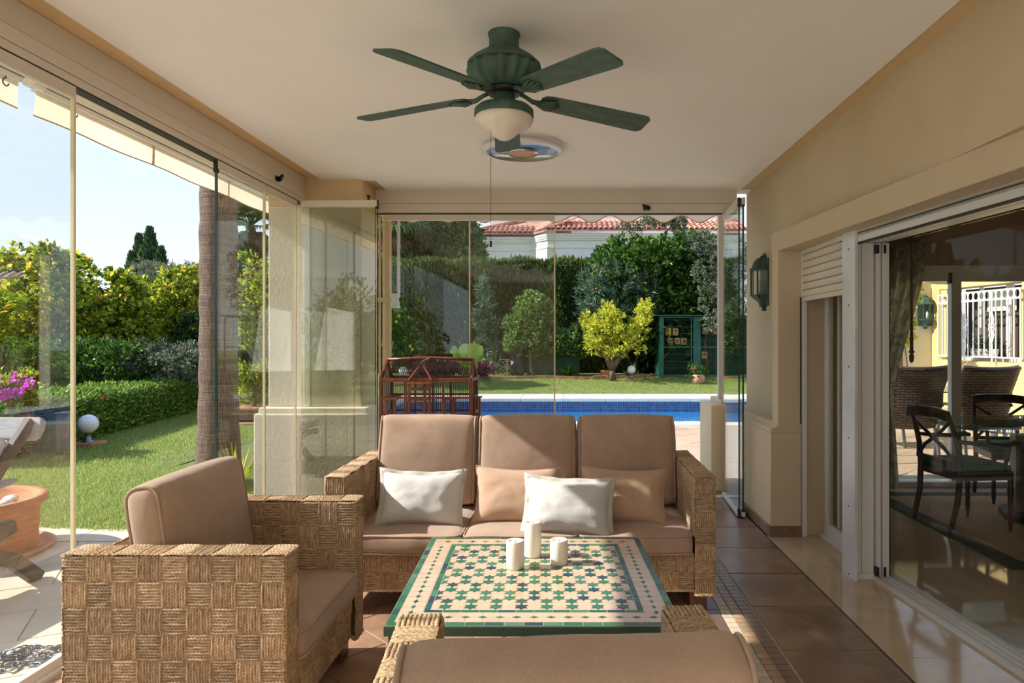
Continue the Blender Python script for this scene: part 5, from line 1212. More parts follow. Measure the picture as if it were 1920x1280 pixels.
# trees behind the hedge on the left
b = (-7.4, 27.5, .25); plant('dense_tree', 'dense dark green tree rising behind the hedge left of the house', 'tree', b,
    [pblob(b, *a, 27.5, 2) for a in ((800, 450, 60, 60), (850, 445, 45, 50), (760, 450, 60, 60), (880, 470, 24, 34), (840, 410, 50, 40), (780, 400, 70, 40), (860, 490, 45, 30))], 16000, .26, .5, M['lf_mid'], [limb((0, 0, 0), (.5, 0, 4), .2)], shell=.5, cr=.12)
def palm(name, label, base, Hh, r0, r1, nf, fl, seed, mt='lf_palm', skirt=30, dead=True, barkm='trunk', cat='palm'):
    t = thing(name, label, cat, base); rg = random.Random(seed)
    MB().tube([(0, 0, 0), (.05, 0, Hh * .5), (0, 0, Hh)], [r0, (r0 + r1) / 2, r1], 14).build('trunk', M[barkm], t, smooth=True)
    def fronds(k, nm, m_, lo, hi, L):
        mb = MB()
        for i in range(k):
            a_ = rg.uniform(0, 2 * PI); el = R(rg.uniform(lo, hi)); l = L * rg.uniform(.75, 1.1)
            dr = Vector((math.cos(a_) * math.cos(el), math.sin(a_) * math.cos(el), math.sin(el))); s_ = dr.cross(Vector((0, 0, 1))).normalized(); n_ = s_.cross(dr)
            p0 = Vector((0, 0, Hh)); p1 = p0 + dr * l * .5 ; mb.bar(p0, p1, .03, .02)
            for j in range(22):
                q_ = R(-105 + 210 * j / 21); d_ = (dr * math.cos(q_) + s_ * math.sin(q_)).normalized(); ln = l * .55 * (.75 + .25 * math.cos(q_)); w_ = d_.cross(n_).normalized() * .035
                m1 = p1 + d_ * ln * .6; e1 = p1 + d_ * ln - Vector((0, 0, ln * .28)); mb.add([p1, m1 - w_, e1, m1 + w_], [(0, 1, 2, 3)])
        mb.build(nm, M[m_], t, kind='stuff', fix=False)
    fronds(nf, 'fronds', mt, -15, 80, fl)
    if dead: fronds(skirt, 'dead_fronds', 'lf_dead', -85, -40, fl * .75)
    return t
palm('fan_palm', 'fan palm with a shaggy dead skirt behind the big trunk', (P(470, 0, 19).x, 19, 0), 4.55, .16, .13, 34, 1.25, 3)
palm('fan_palm', 'fan palm crown partly hidden by the rear awning', (P(742, 0, 26).x, 26, .25), 5.6, .18, .15, 36, 1.9, 9)
# ================================================================ GARDEN, LEFT SIDE
pt = thing('palm_trunk', 'big grey-brown palm trunk standing on the lawn beside the veranda', 'palm', (P(410, 0, 6.55).x, 6.55, 0))
prof = []
for i in range(60):
    z = i * .115; r_ = .165 + .066 * math.exp(-z / .42) + .006 * math.sin(z * 19) + .008 * noise.noise(Vector((0, 0, z * 2)))
    prof.append((r_, z))
MB().lathe(prof, 40).build('trunk', M['palmbark'], pt, smooth=True)
def strapfrond():
    mb = MB(); rg = random.Random(4)
    for i in range(26):
        a_ = rg.uniform(0, 2 * PI); el = R(rg.uniform(10, 75)); dr = Vector((math.cos(a_) * math.cos(el), math.sin(a_) * math.cos(el), math.sin(el))); s_ = dr.cross(Vector((0, 0, 1))).normalized()
        p0 = Vector((0, 0, 6.8)); p1 = p0 + dr * 1.0; mb.bar(p0, p1, .04)
        for j in range(18): q_ = R(-100 + 200 * j / 17); d_ = dr * math.cos(q_) + s_ * math.sin(q_); mb.add([p1, p1 + d_ * .5 + Vector((0, 0, .04)), p1 + d_ * .9 - Vector((0, 0, .2)), p1 + d_ * .5 - Vector((0, 0, .03))], [(0, 1, 2, 3)])
    return mb
strapfrond().build('fronds', M['lf_palm'], pt, kind='stuff', fix=False)
# low clipped hedge
hg = thing('clipped_hedge', 'low clipped hedge with small red flowers along the left lawn', 'hedge', (-6.9, 11.0, 0)); hdir = Vector((-.9, 6.2, 0)).normalized()
ang = math.atan2(hdir.y, hdir.x); hg.rotation_euler[2] = ang
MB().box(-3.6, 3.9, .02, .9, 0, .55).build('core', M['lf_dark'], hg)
n = 26000; X = rng.uniform(-3.7, 4.0, n); side = rng.random(n); Pn = np.zeros((n, 3)); Dn = np.zeros((n, 3))
fs = side < .55; Pn[:, 0] = X; Pn[fs, 1] = -.0 + rng.normal(0, .035, fs.sum()); Pn[fs, 2] = rng.uniform(0, .62, fs.sum()); Dn[fs] = (0, -1, .3)
ts = ~fs; Pn[ts, 1] = rng.uniform(0, .95, ts.sum()); Pn[ts, 2] = .60 + rng.normal(0, .03, ts.sum()) + .03 * np.sin(X[ts] * 5); Dn[ts] = (0, -.1, 1)
leaves('foliage', Pn, Dn, .055, .55, M['lf_hedge_low'], hg, .4, .9)
hg.scale = (1, 1, 1)
X = np.array([-3.0, -2.9, -3.3, -1.2, .8, 2.2]); Pn = np.stack([X.repeat(14) + rng.normal(0, .04, 84), rng.normal(-.05, .03, 84), np.array([.5, .52, .46, .55, .5, .5]).repeat(14) + rng.normal(0, .02, 84)], 1); leaves('flowers', Pn, unit(84), .04, .8, M['redflower'], hg)
def leafy(label, base, blobs, n, size, mt, stems, sprigs=0, name='leafy_tree', cat='tree', asp=.6, d=12, shell=.75, cr=.16, group=None, rd=1.0, clump=14):
    bl = list(blobs)
    for i in range(sprigs):
        a = random.choice(blobs); q_ = random.uniform(-.9, .9); bl.append((a[0] + a[2] * q_, a[1] - a[3] * (math.sqrt(1 - q_ * q_) + random.uniform(-.05, .30)), random.uniform(5, 12), random.uniform(6, 16)))
    return plant(name, label, cat, base, [pblob(base, *a, d, rd if a[2] > 13 else .25) for a in bl], n, size, asp, M[mt], stems, 'trunk_pale', shell=shell, cr=cr, group=group, upbias=.1, clump=clump)
b = (P(60, 0, 13.4).x, 13.4, 0); leafy('yellow-green broadleaf tree at the far left edge, in front of the tiled roof', b, [(60, 575, 60, 36), (0, 610, 60, 50), (110, 580, 46, 56), (40, 640, 80, 50), (120, 530, 22, 40), (98, 474, 22, 7), (30, 492, 30, 8), (98, 510, 16, 24), (-60, 600, 60, 70)], 7500, .12, 'lf_yellow', [limb((.3, 0, 0), (.2, 0, 1.6), .07), limb((.2, 0, .8), (-.5, .1, 2.2), .04), limb((.2, 0, .9), (.45, 0, 2.7), .03)], d=13.4, clump=8, sprigs=26, shell=.9, cr=.2)
b = (P(200, 0, 14.6).x, 14.6, 0); leafy('yellow-green broadleaf tree between the left tree and the cypresses', b, [(156, 540, 20, 40), (168, 605, 46, 44), (215, 620, 50, 40), (236, 556, 22, 34), (250, 600, 40, 50), (190, 650, 60, 40), (226, 524, 12, 10)], 7500, .13, 'lf_yellow', [limb((-.2, 0, 0), (-.3, 0, 1.4), .08), limb((-.3, 0, .9), (.4, .1, 2.1), .045), limb((-.3, 0, .9), (-.7, 0, 2.2), .035)], d=14.6, clump=8, sprigs=26, shell=.9, cr=.2)
b = (P(315, 0, 16).x, 16, 0); leafy('green and gold small-leaved tree left of the palm trunk', b, [(300, 560, 40, 40), (340, 580, 50, 60), (290, 600, 46, 50), (345, 540, 36, 30), (310, 640, 50, 40), (370, 620, 50, 70)], 13000, .095, 'lf_yellow', [limb((.2, 0, 0), (.5, 0, 2.0), .07), limb((.3, 0, .2), (0, .1, 2.2), .05)], d=16, sprigs=24, shell=.85, cr=.18)
b = (P(470, 0, 13).x, 13, 0); leafy('yellow-leaved tree seen between the palm trunk and the column', b, [(470, 590, 34, 50), (455, 560, 22, 40), (490, 560, 34, 50), (480, 500, 18, 24), (520, 600, 50, 60), (470, 640, 20, 16)], 6500, .085, 'lf_yellow', [limb((.2, 0, 0), (.2, 0, 1.5), .08), limb((.2, 0, .9), (-.5, 0, 1.6), .05), limb((.2, 0, 1.0), (.5, 0, 2.6), .04)], d=13)
b = (P(110, 0, 12.6).x, 12.6, 0); leafy('dark glossy shrubs at the foot of the left trees', b, [(40, 680, 70, 40), (120, 680, 60, 44), (190, 678, 60, 40), (255, 685, 40, 40), (-30, 690, 60, 50)], 19000, .095, 'lf_mid', None, name='glossy_shrub', cat='shrub', d=12.6, shell=.5, asp=.5)
b = (P(330, 0, 13).x, 13, 0); leafy('grey-green loose shrub beside the low hedge under the gold tree', b, [(290, 670, 30, 36), (330, 680, 40, 36), (370, 680, 30, 40)], 6000, .075, 'lf_olive', [limb((0, 0, 0), (.3, 0, 1.4), .03)], name='grey_shrub', cat='shrub', d=13, asp=.4)
b = (P(455, 0, 15).x, 15, 0); leafy('dark shrub mass in shade behind the planter', b, [(460, 660, 50, 40), (440, 640, 30, 40), (520, 640, 50, 60), (400, 640, 60, 60)], 7000, .13, 'lf_dark', None, name='glossy_shrub', cat='shrub', d=15.5, shell=.6, asp=.5)
def cypress(label, px, py, d, r_, mt='lf_cyp', n=3500):
    b = (P(px, 0, d).x, d, 0); top = P(px, py, d).z; t = thing('cypress_tree', label, 'tree', b, 0, 'cypresses beyond the left trees')
    MB().lathe([(0, 0), (.12, 0), (.06, top * .8)], 8).build('trunk', M['trunk'], t)
    z = top * (1 - rng.random(n) ** 1.3 * .75); k_ = (top - z) / top; rr = r_ * np.minimum(1, (k_ * 3.2) ** .75) * (1 + .18 * np.sin(z * 6)); a_ = rng.uniform(0, 2 * PI, n); q_ = rng.uniform(.55, 1.05, n)
    Pn = np.stack([np.cos(a_) * rr * q_, np.sin(a_) * rr * q_, z], 1); Dn = np.stack([np.cos(a_) * .5, np.sin(a_) * .5, np.ones(n)], 1); leaves('foliage', Pn, Dn, .22, .3, M[mt], t, .8, .5)
cypress('tallest dark cypress of the group on the skyline', 281, 434, 26, .46, n=5000); cypress('cypress just left of the tallest one', 261, 446, 26.5, .36); cypress('short cypress at the left of the group', 248, 480, 25, .38); cypress('small cypress right of the tallest one', 302, 470, 25.5, .30)
b = (P(300, 0, 22).x, 22, 0); leafy('pale olive tree in front of the cypresses', b, [(290, 520, 30, 24), (320, 520, 30, 26), (355, 520, 30, 26), (330, 560, 40, 30), (280, 500, 20, 16)], 6000, .13, 'lf_olive', [limb((0, 0, 0), (.2, 0, 2.5), .12)], name='olive_tree', asp=.22, d=22)
b = (P(30, 0, 30).x, 30, 0); leafy('blue-grey distant tree above the left tiled roof', b, [(45, 520, 28, 26), (75, 510, 20, 14), (60, 560, 70, 40)], 5000, .3, 'lf_far', [limb((0, 0, 0), (.3, 0, 3.5), .2)], name='distant_tree', asp=.4, d=30)
k = 0
for (px, py, rx, ry) in ((-60, 600, 120, 60), (150, 610, 110, 60), (420, 620, 110, 60), (560, 600, 90, 60), (700, 600, 100, 80)):
    k += 1; b = (P(px, 0, 34).x, 34, 0); leafy(['far tree behind the leftmost garden tree', 'far tree behind the middle garden trees', 'far tree behind the palm trunk', 'far tree hidden behind the column', 'far tree left of the rear hedge'][k - 1], b, [(px, py, rx, ry), (px + rx * .6, py + 10, rx * .6, ry * .8)], 4500, .36, 'lf_far', [limb((0, 0, 0), (.2, 0, 2), .2)], name='distant_tree', d=34, asp=.5, rd=2, group='distant tree line')
# bougainvillea, dark clipped hedge, pier
b = (P(5, 0, 8.2).x, 8.2, 0); bo = leafy('bougainvillea with magenta bracts at the left edge', b, [(10, 745, 40, 32), (-30, 740, 40, 40), (30, 720, 22, 22)], 3000, .06, 'lf_yellow', [limb((0, 0, 0), (0, 0, .6), .03)], name='bougainvillea', cat='shrub', d=8.2, rd=.35)
Pn, Dn = blob_pts([pblob(b, 8, 728, 40, 26, 8.0, .2), pblob(b, 38, 718, 16, 14, 7.9, .1)], 300, .5, 12, .12); leaves('bracts', Pn, Dn, .05, .9, M['magenta'], bo)
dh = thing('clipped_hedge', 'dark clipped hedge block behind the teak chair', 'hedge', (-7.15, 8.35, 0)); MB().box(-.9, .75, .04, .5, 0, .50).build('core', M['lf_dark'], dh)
n = 11000; Pn = np.stack([rng.uniform(-.95, .8, n), rng.normal(0, .04, n), rng.uniform(0, .56, n)], 1); kk = rng.random(n) < .3; Pn[kk, 1] = rng.uniform(0, .5, kk.sum()); Pn[kk, 2] = .53 + rng.normal(0, .03, kk.sum()); leaves('foliage', Pn, np.tile([0, -.8, .5], (n, 1)), .045, .5, M['lf_mid'], dh)
t = thing('stone_pier', 'small grey-brown stone pier at the end of the dark hedge', 'pier', (P(122, 0, 8.35).x, 8.35, 0)); MB().box(-.065, .085, -.08, .08, 0, .49).build('body', M['trunk_pale'], t, bevel=.02); MB().box(-.08, .10, -.095, .095, .49, .515).build('cap', M['trunk_pale'], t, bevel=.01)
# more garden trees left of and behind the photographer, seen only as reflections in the glass
for i_, (x, y_) in enumerate(((-10.5, -7.5), (-12.5, -3.5), (-8.0, -11.0), (-6.5, -13.5))):
    t = thing('leafy_tree', ['tree outside the frame nearest the rear wall', 'tree outside the frame at the far left', 'tree outside the frame behind the photographer', 'second tree outside the frame behind the photographer'][i_], 'tree', (x, y_, 0), 0, 'trees outside the frame')
    Pn, Dn = blob_pts([(0, 0, 1.9, 1.5, 1.5, 1.4), (.8, .5, 1.3, 1.2, 1.2, 1.1), (-.9, -.4, 1.4, 1.2, 1.2, 1.2)], 6000, .7, 10, .16); leaves('foliage', Pn, Dn, .16, .6, M['lf_yellow' if i_ % 2 else 'lf_mid'], t); MB().tube([(0, 0, 0), (.1, 0, 1.5)], .1, 8).build('trunk', M['trunk'], t)
# planter and step by the palm
t = thing('planter_box', 'brown square planter box with a bushy yellow-green conifer', 'planter', (P(478, 0, 11.6).x, 11.6, 0)); MB().box(-.33, .33, -.3, .3, .06, .22).build('box', M['terracotta'] if False else M['trunk_pale'], t, bevel=.01); MB().box(-.36, .36, -.33, .33, .22, .265).build('rim', M['brick'], t, bevel=.008)
bb_ = tuple(t.location); Pn, Dn = blob_pts([(-.05, 0, .62, .34, .3, .34), (.12, 0, .80, .24, .24, .22), (-.2, 0, .78, .2, .2, .2)], 4200, .6, 12, .16); leaves('foliage', Pn, Dn, .07, .3, M['lf_yellow'], t, 1.0); MB().tube([(0, 0, .2), (0, 0, .6)], .03, 6).build('stem', M['trunk'], t)
t = thing('garden_step', 'white garden step with a brick-red top behind the column', 'step', (P(475, 0, 11.3).x, 11.3, 0)); MB().box(-.5, .6, -.25, .7, 0, .0 + .03).build('tread', M['brick'], t, bevel=.005); MB().box(-.48, .6, -.23, .7, -.12, .0).build('riser', M['housewhite'], t)
# tiled roof at far left
lh = thing('neighbour_house', 'low house with a weathered tiled roof at the left edge', 'house', (P(-40, 0, 19).x, 19, 0)); 
zr = P(0, 512, 19).z; MB().box(-3.2, 2.0, .2, 4, 0, 2.05).build('wall', M['housewhite'], lh)
roofplane([(-3.4, -.1, 2.0), (2.25, -.1, 2.0), (.2, 2.0, zr + .2), (-3.4, 2.0, zr + .2)], lh, 'rooftile_g')
tile_src = None
uu = Vector((1, 0, 0)); upv = Vector((-.0, 2.1, zr - 1.8)).normalized(); nn_ = uu.cross(upv)
pit = (zr - 1.8) / 2.1
rooftiles((-3.0, -.1, 2.03), (2.1, -.1, 2.03), 6, lh, sp=.26, mt='rooftile_g', skipf=lambda o, r_, i: o.x > 2.15 - (o.y + .1) * .98)
MB().tube([(2.25, -.1, 2.08), (.2, 2.0, zr + .28)], .12, 8).build('hip_tiles', M['rooftile_g'], lh)
pit = math.tan(R(21))

# ================================================================ LEFT TERRACE THINGS
tcx = thing('teak_steamer_chair', 'weathered teak lounge chair with white cushion outside the left glass', 'chair', (-3.46, 3.72, 0))
ww = .36
for s in (-1, 1):
    MB().bar((s * ww, -.30, .36), (s * ww, .22, .93), .045, .06).build('back_stile', M['weathered'], tcx, bevel=.006)
    MB().bar((s * ww, .08, .37), (s * ww, -.75, .33), .045, .06).build('seat_rail', M['weathered'], tcx, bevel=.006)
    pts = [(s * ww, -.45, .36), (s * ww, -.15, .28), (s * ww, .10, .16), (s * ww, .28, .0)]
    for i in range(3): MB().bar(pts[i], pts[i + 1], .05, .085).build('rear_leg', M['weathered'], tcx, bevel=.01)
    pts = [(s * ww, .10, .36), (s * ww, -.25, .26), (s * ww, -.62, .0)]
    for i in range(2): MB().bar(pts[i], pts[i + 1], .05, .07).build('front_leg', M['weathered'], tcx, bevel=.01)
    MB().bar((s * (ww + .03), -.45, .58), (s * (ww + .03), .06, .62), .07, .025).build('armrest', M['greywood'], tcx, bevel=.01)
hr = MB().prism([(-.42, 0), (-.42, .10), (-.40, .125), (.40, .125), (.42, .11), (.43, .06), (.42, .01), (.40, -.01), (-.40, -.01)], -.02, .02, 'y').build('head_rail', M['greywood'], tcx, bevel=.008); hr.matrix_basis = Matrix.Translation((0, .20, .83)) @ Matrix.Rotation(R(-25), 4, 'X')
for k in range(5): f_ = .15 + .16 * k; MB().bar((-ww, -.30 + .52 * f_, .36 + .57 * f_), (ww, -.30 + .52 * f_, .36 + .57 * f_), .02, .05).build('slat', M['weathered'], tcx)
cu = thing('chair_cushion', 'white padded cushion on the teak lounge chair', 'cushion', (-3.46, 3.50, .42))
cushion(cu, 'back_pad', Matrix.Translation((0, .10, .20)) @ Matrix.Rotation(R(90 - 42 + 5), 4, 'X'), .35, .30, .05, 'whitecush', .03, .02, .006, 51); cushion(cu, 'seat_pad', Matrix.Translation((0, -.42, -.01)), .31, .33, .04, 'whitecush', .03, .02, .006, 52)
po = thing('terracotta_planter', 'large terracotta pot with white pebbles on the left terrace', 'planter', (-3.93, 4.42, 0))
MB().lathe([(.395, 0), (.405, .02), (.402, .12), (.412, .26), (.425, .30), (.452, .315), (.458, .34), (.445, .362), (.405, .362), (.39, .345), (.37, .25), (0, .25)], 64).build('pot', M['terracotta'], po, smooth=True)
MB().lathe([(0, 0), (.47, 0), (.50, .03), (.48, .035), (.45, .015), (0, .015)], 48).build('saucer', M['pinkpot'], po, smooth=True)
MB().lathe([(0, .27), (.37, .27)], 32).build('soil', M['soil'], po)
psrc = None
for k in range(26):
    a_ = random.uniform(0, 2 * PI); r_ = .31 * math.sqrt(random.random()); Mx = Matrix.Translation((po.location.x + r_ * math.cos(a_), po.location.y + r_ * math.sin(a_), .295 + random.uniform(0, .03))) @ Matrix.Rotation(random.uniform(0, 3), 4, 'Z') @ Matrix.Diagonal((random.uniform(.8, 1.5), 1, .7, 1))
    if psrc is None: psrc = MB().lathe([(0, -.035), (.022, -.028), (.038, 0), (.024, .027), (0, .034)], 8).build('pebble', M['pebble'], None, smooth=True); o = psrc
    else: o = bpy.data.objects.new('pebble', psrc.data); C.objects.link(o)
    o.matrix_basis = Mx; tag(o, 'white pebble lying in the terracotta pot', 'pebble', 'white pebbles in the terracotta pot')
chn = thing('metal_chain', 'heap of galvanised chain on the paving outside the left glass', 'chain', (-2.40, 2.98, 0)); src = None
rg = random.Random(5)
for k in range(90):
    a_ = rg.uniform(0, 2 * PI); r_ = rg.random() ** .7; x_ = .17 * r_ * math.cos(a_); y_ = .13 * r_ * math.sin(a_); z_ = .008 + .035 * (1 - r_) * rg.random()
    Mx = Matrix.Translation((x_ + .25 * y_, y_, z_)) @ Matrix.Rotation(rg.uniform(0, PI), 4, 'Z') @ Matrix.Rotation(rg.uniform(-.9, .9), 4, 'X')
    if src is None: src = MB().tube([(.020 * math.cos(q_) + (.006 if math.cos(q_) > 0 else -.006), .010 * math.sin(q_), 0) for q_ in [2 * PI * j / 10 for j in range(10)]], .0028, 5, True).build('chain_link', M['steel'], chn, smooth=True); src.matrix_basis = Mx
    else: share(src, chn, Mx)

# ================================================================ BIRDCAGE
bc = thing('birdcage', 'red mahogany house-shaped birdcage with wire walls behind the sofa', 'birdcage', (-1.13, 5.62, .0)); bw, bd = .36, .17; zb0, zb1, zr_ = .52, 1.12, 1.235
def bcb(a, b_, th=.022, nm='rail', mt='mahog'): return MB().bar(a, b_, th).build(nm, M[mt], bc, bevel=.002)
ze = 1.075
for sx_ in (-1, 1):
    for sy_ in (-1, 1): bcb((sx_ * bw, sy_ * bd, zb0), (sx_ * bw, sy_ * bd, ze), .024, 'corner_post'); bcb((sx_ * bw, sy_ * bd, zb0), (sx_ * bw, sy_ * bd, 0), .028, 'stand_leg')
    for zz in (ze, .93, .80, zb0): bcb((sx_ * bw, -bd, zz), (sx_ * bw, bd, zz), .024 if zz != .93 else .016)
    bcb((sx_ * bw, -bd, ze), (sx_ * bw * .98, 0, zr_), .022, 'gable_bar'); bcb((sx_ * bw, bd, ze), (sx_ * bw * .98, 0, zr_), .022, 'gable_bar')
for sy_ in (-1, 1):
    bcb((-bw, sy_ * bd, ze), (bw, sy_ * bd, ze), .032)
    for zz in (.935, .80, zb0): bcb((-bw, sy_ * bd, zz), (bw, sy_ * bd, zz), .018)
    for xx in (-.01, .14, -.16): bcb((xx, sy_ * bd, zb0), (xx, sy_ * bd, ze), .016, 'mullion')
MB().tube([(-bw, 0, zr_ - .003), (-bw / 2, 0, zr_ + .007), (0, 0, zr_ + .012), (bw / 2, 0, zr_ + .007), (bw, 0, zr_ - .003)], .013, 8).build('ridge', M['mahog'], bc, smooth=True)
bcb((-.13, -bd - .03, ze), (-.035, -bd + .02, zr_ - .025), .014, 'dormer_bar'); bcb((.055, -bd - .03, ze), (-.035, -bd + .02, zr_ - .025), .014, 'dormer_bar'); bcb((-.035, -bd + .0, zr_ - .02), (-.005, 0, zr_ + .005), .02, 'dormer_ridge')
MB().box(-bw, bw, -bd, bd, zb0 - .03, zb0 - .01).build('tray', M['mahog'], bc)
def porch(x, y_, w_, h_, nm):
    for s in (-1, 1): bcb((x + s * w_ / 2, y_, zb0), (x + s * w_ / 2, y_, h_), .018, nm + '_post')
    MB().box(x - w_ / 2 - .02, x + w_ / 2 + .02, y_ - .04, y_ + .02, h_, h_ + .012).build(nm + '_roof', M['mahog'], bc, bevel=.002)
porch(-.04, -bd - .05, .16, 1.045, 'porch'); porch(-.275, -bd - .03, .07, .918, 'feeder'); porch(.19, -bd - .03, .07, .915, 'feeder'); porch(bw + .04, -bd + .06, .04, .93, 'feeder')
MB().bar((-.12, -bd - .05, 1.01), (.04, -bd - .05, 1.01), .02, .03).build('porch_frieze', M['mahog'], bc); MB().bar((-.12, -bd - .05, .925), (.04, -bd - .05, .925), .016, .022).build('porch_rail', M['mahog'], bc); MB().bar((-.12, -bd - .05, .90), (.04, -bd - .05, .90), .012).build('porch_rail', M['mahog'], bc)
wm = MB()
for i in range(48):
    x = -bw + 2 * bw * i / 47
    for s in (-1, 1): wm.box(x - .0018, x + .0018, s * bd - .001, s * bd + .001, zb0, ze); wm.bar((x, s * bd, ze), (x, 0, zr_), .0034)
for i in range(22):
    y_ = -bd + 2 * bd * i / 21
    for s in (-1, 1): wm.box(s * bw - .001, s * bw + .001, y_ - .0012, y_ + .0012, zb0, ze + (zr_ - ze) * (1 - abs(y_) / bd))
for k in range(3):
    f_ = .25 + .25 * k
    for s in (-1, 1): wm.bar((-bw, s * bd * (1 - f_), ze + (zr_ - ze) * f_), (bw, s * bd * (1 - f_), ze + (zr_ - ze) * f_), .002)
wm.build('wire_bars', M['darkwood'], bc, kind='stuff')

# ================================================================ DINING ROOM
rug = thing('dining_rug', 'tan rug with a dark green border under the dining table', 'rug', (4.0, 5.12, 0)); MB().box(-1.16, 1.6, -.84, .95, .001, .009).build('field', M['rugfield'], rug)
MB().box(-1.30, 1.75, -.98, -.84, .001, .010).box(-1.30, -1.16, -.84, .95, .001, .010).box(-1.30, 1.75, .95, 1.09, .001, .010).box(1.6, 1.75, -.84, .95, .001, .010).build('border', M['rugborder'], rug)
dt = thing('dining_table', 'glass-topped dining table on an octagonal stone pedestal', 'dining table', (3.75, 5.25, .010))
MB().prism([(1.0 * math.copysign(abs(math.cos(a_)) ** .55, math.cos(a_)) * 1.25 + .42, .62 * math.copysign(abs(math.sin(a_)) ** .55, math.sin(a_)) * 1.0) for a_ in [2 * PI * k / 48 for k in range(48)]], .725, .74).build('glass_top', glassmat('table_glass', (.42, .52, .48), 1.0, 1.5), dt)
MB().lathe([(.30, .07), (.30, .70), (.34, .70), (.34, .722)], 8).build('pedestal', M['stoneped'], dt); MB().lathe([(.38, 0), (.38, .05), (.33, .07)], 8).build('plinth', M['black'], dt)
def dchair(label, loc, rz):
    t = thing('dining_chair', label, 'dining chair', loc, rz, 'mahogany dining armchairs')       # faces local +Y
    dw = 'darkwood'
    for s in (-1, 1):
        x = s * .215
        MB().tube([(x * .95, -.27, 0), (x * .97, -.215, .22), (x, -.20, .43), (x, -.215, .60), (x * .98, -.26, .78), (x * .96, -.30, .87)], [.018, .020, .022, .020, .018, .018], 8).build('leg', M[dw], t, smooth=True)
        MB().tube([(x, .20, 0), (x, .20, .04), (x, .20, .05), (x, .20, .22), (x, .20, .30), (x, .20, .33), (x, .20, .42)], [.011, .013, .018, .016, .022, .016, .023], 10).build('leg', M[dw], t, smooth=True)
        MB().tube([(x, -.24, .66), (x * 1.12, -.10, .645), (x * 1.22, .10, .63), (x * 1.2, .20, .645), (x * 1.18, .25, .635)], [.014, .015, .018, .022, .015], 8).build('arm', M[dw], t, smooth=True)
        MB().tube([(x * 1.0, .16, .43), (x * 1.08, .15, .50), (x * 1.12, .15, .53), (x * 1.18, .16, .63)], [.016, .013, .019, .012], 8).build('arm_post', M[dw], t, smooth=True)
        MB().bar((x, -.21, .40), (x, .20, .40), .03, .05).build('seat_rail', M[dw], t)
        zz = [(s * .205, -.225, .50), (s * .10, -.245, .60), (0, -.252, .655), (-s * .10, -.262, .72), (-s * .20, -.275, .79)]
        MB().tube(zz, [.012, .013, .015, .013, .012], 6).build('cross_splat', M[dw], t, smooth=True)
    for y_ in (-.20, .20): MB().bar((-.215, y_, .40), (.215, y_, .40), .03, .05).build('seat_rail', M[dw], t)
    MB().bar((-.21, -.23, .50), (.21, -.23, .50), .025, .03).build('lower_rail', M[dw], t)
    MB().prism([(-.235, .80), (-.225, .875), (-.1, .893), (.1, .893), (.225, .875), (.235, .80), (.1, .815), (-.1, .815)], -.315, -.285, 'y').build('crest_rail', M[dw], t, bevel=.006)
    V, Q = rbox(.225, .21, .03, .022, .022, .0, 12, 12, 4, 3, .0); MB().add([(x, y_, z + .455) for x, y_, z in V], Q).build('seat', M['greenseat'], t, smooth=True, fix=False)
    MB().tube([(-.228, -.2, .430), (-.228, .213, .430), (.228, .213, .430), (.228, -.2, .430)], .005, 5).build('piping', M['seatpiping'], t)
    return t
dchair('dark mahogany cross-back armchair with green seat nearest the sliding door', (2.98, 5.13, .010), R(-90 + 8))
dchair('dark mahogany armchair on the far side of the glass table', (3.86, 5.93, .010), R(180 - 12))
cu = thing('curtain', 'patterned olive curtain tied back at the inner doorway', 'curtain', (2.95, 6.32, 0))
v = []; f = []; n = 60; rows = ((2.66, -.35, .46), (2.3, -.32, .40), (1.9, -.30, .33), (1.5, -.32, .22), (1.15, -.34, .12), (.95, -.35, .06), (.7, -.35, .08), (.35, -.35, .10), (.02, -.35, .12))
for (z, xa, xb) in rows:
    for i in range(n + 1): f_ = i / n; v.append((xa + (xb - xa) * f_, .045 * math.sin(f_ * 2 * PI * 6.5) * (1 if z > 1.1 or z < .8 else .6), z))
for r_ in range(len(rows) - 1):
    for i in range(n): a = r_ * (n + 1) + i; f.append((a, a + 1, a + n + 2, a + n + 1))
MB().add(v, f).build('drape', M['curtain'], cu, smooth=True, fix=False); MB().tube([(.20, -.07, 2.6), (.20, -.07, 1.50)], .012, 6).build('cord', M['cord'], cu)
MB().lathe([(.0, -.02), (.018, 0), (.022, .05), (.012, .07), (.030, .085), (.016, .10), (.012, .40)], 12, (.20, -.07, 1.20)).build('tassel', M['cord'], cu, smooth=True)
# ================================================================ PATIO BEYOND THE DINING ROOM
pw = thing('patio_building', 'ochre house wing with a barred window across the patio', 'building', (7.62, 14.3, 0))
c0 = Vector((0, 0, 0)); dirw = Vector((.33, -2.2, 0)).normalized(); L0 = .25; L1 = 2.35; 
def wq(s0, s1, z0, z1, nm, mt, depth=.35, off=0):    # wall piece along dirw
    a = c0 + dirw * s0; b_ = c0 + dirw * s1; nrm = Vector((-dirw.y, dirw.x, 0)) * 1.0; nrm = nrm if nrm.x > 0 else -nrm
    pl = [a + nrm * off, b_ + nrm * off, b_ + nrm * depth, a + nrm * depth]; return MB().prism([(p.x, p.y) for p in pl], z0, z1).build(nm, M[mt], pw)
wq(0, L0, 0, 3.4, 'wall', 'yellowwall'); wq(L1, 7, 0, 3.4, 'wall', 'yellowwall'); wq(L0, L1, 0, .98, 'wall', 'yellowwall'); wq(L0, L1, 2.42, 3.4, 'wall', 'yellowwall')
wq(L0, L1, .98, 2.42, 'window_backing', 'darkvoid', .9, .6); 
wq(L0, .45, .98, 2.42, 'reveal', 'yellowwall', .35, .02)
for s0, s1 in ((1.62, 1.75), (2.22, 2.35), (.95, 1.0)): wq(s0, s1, .98, 2.42, 'window_frame', 'white_alu', .40, .33)
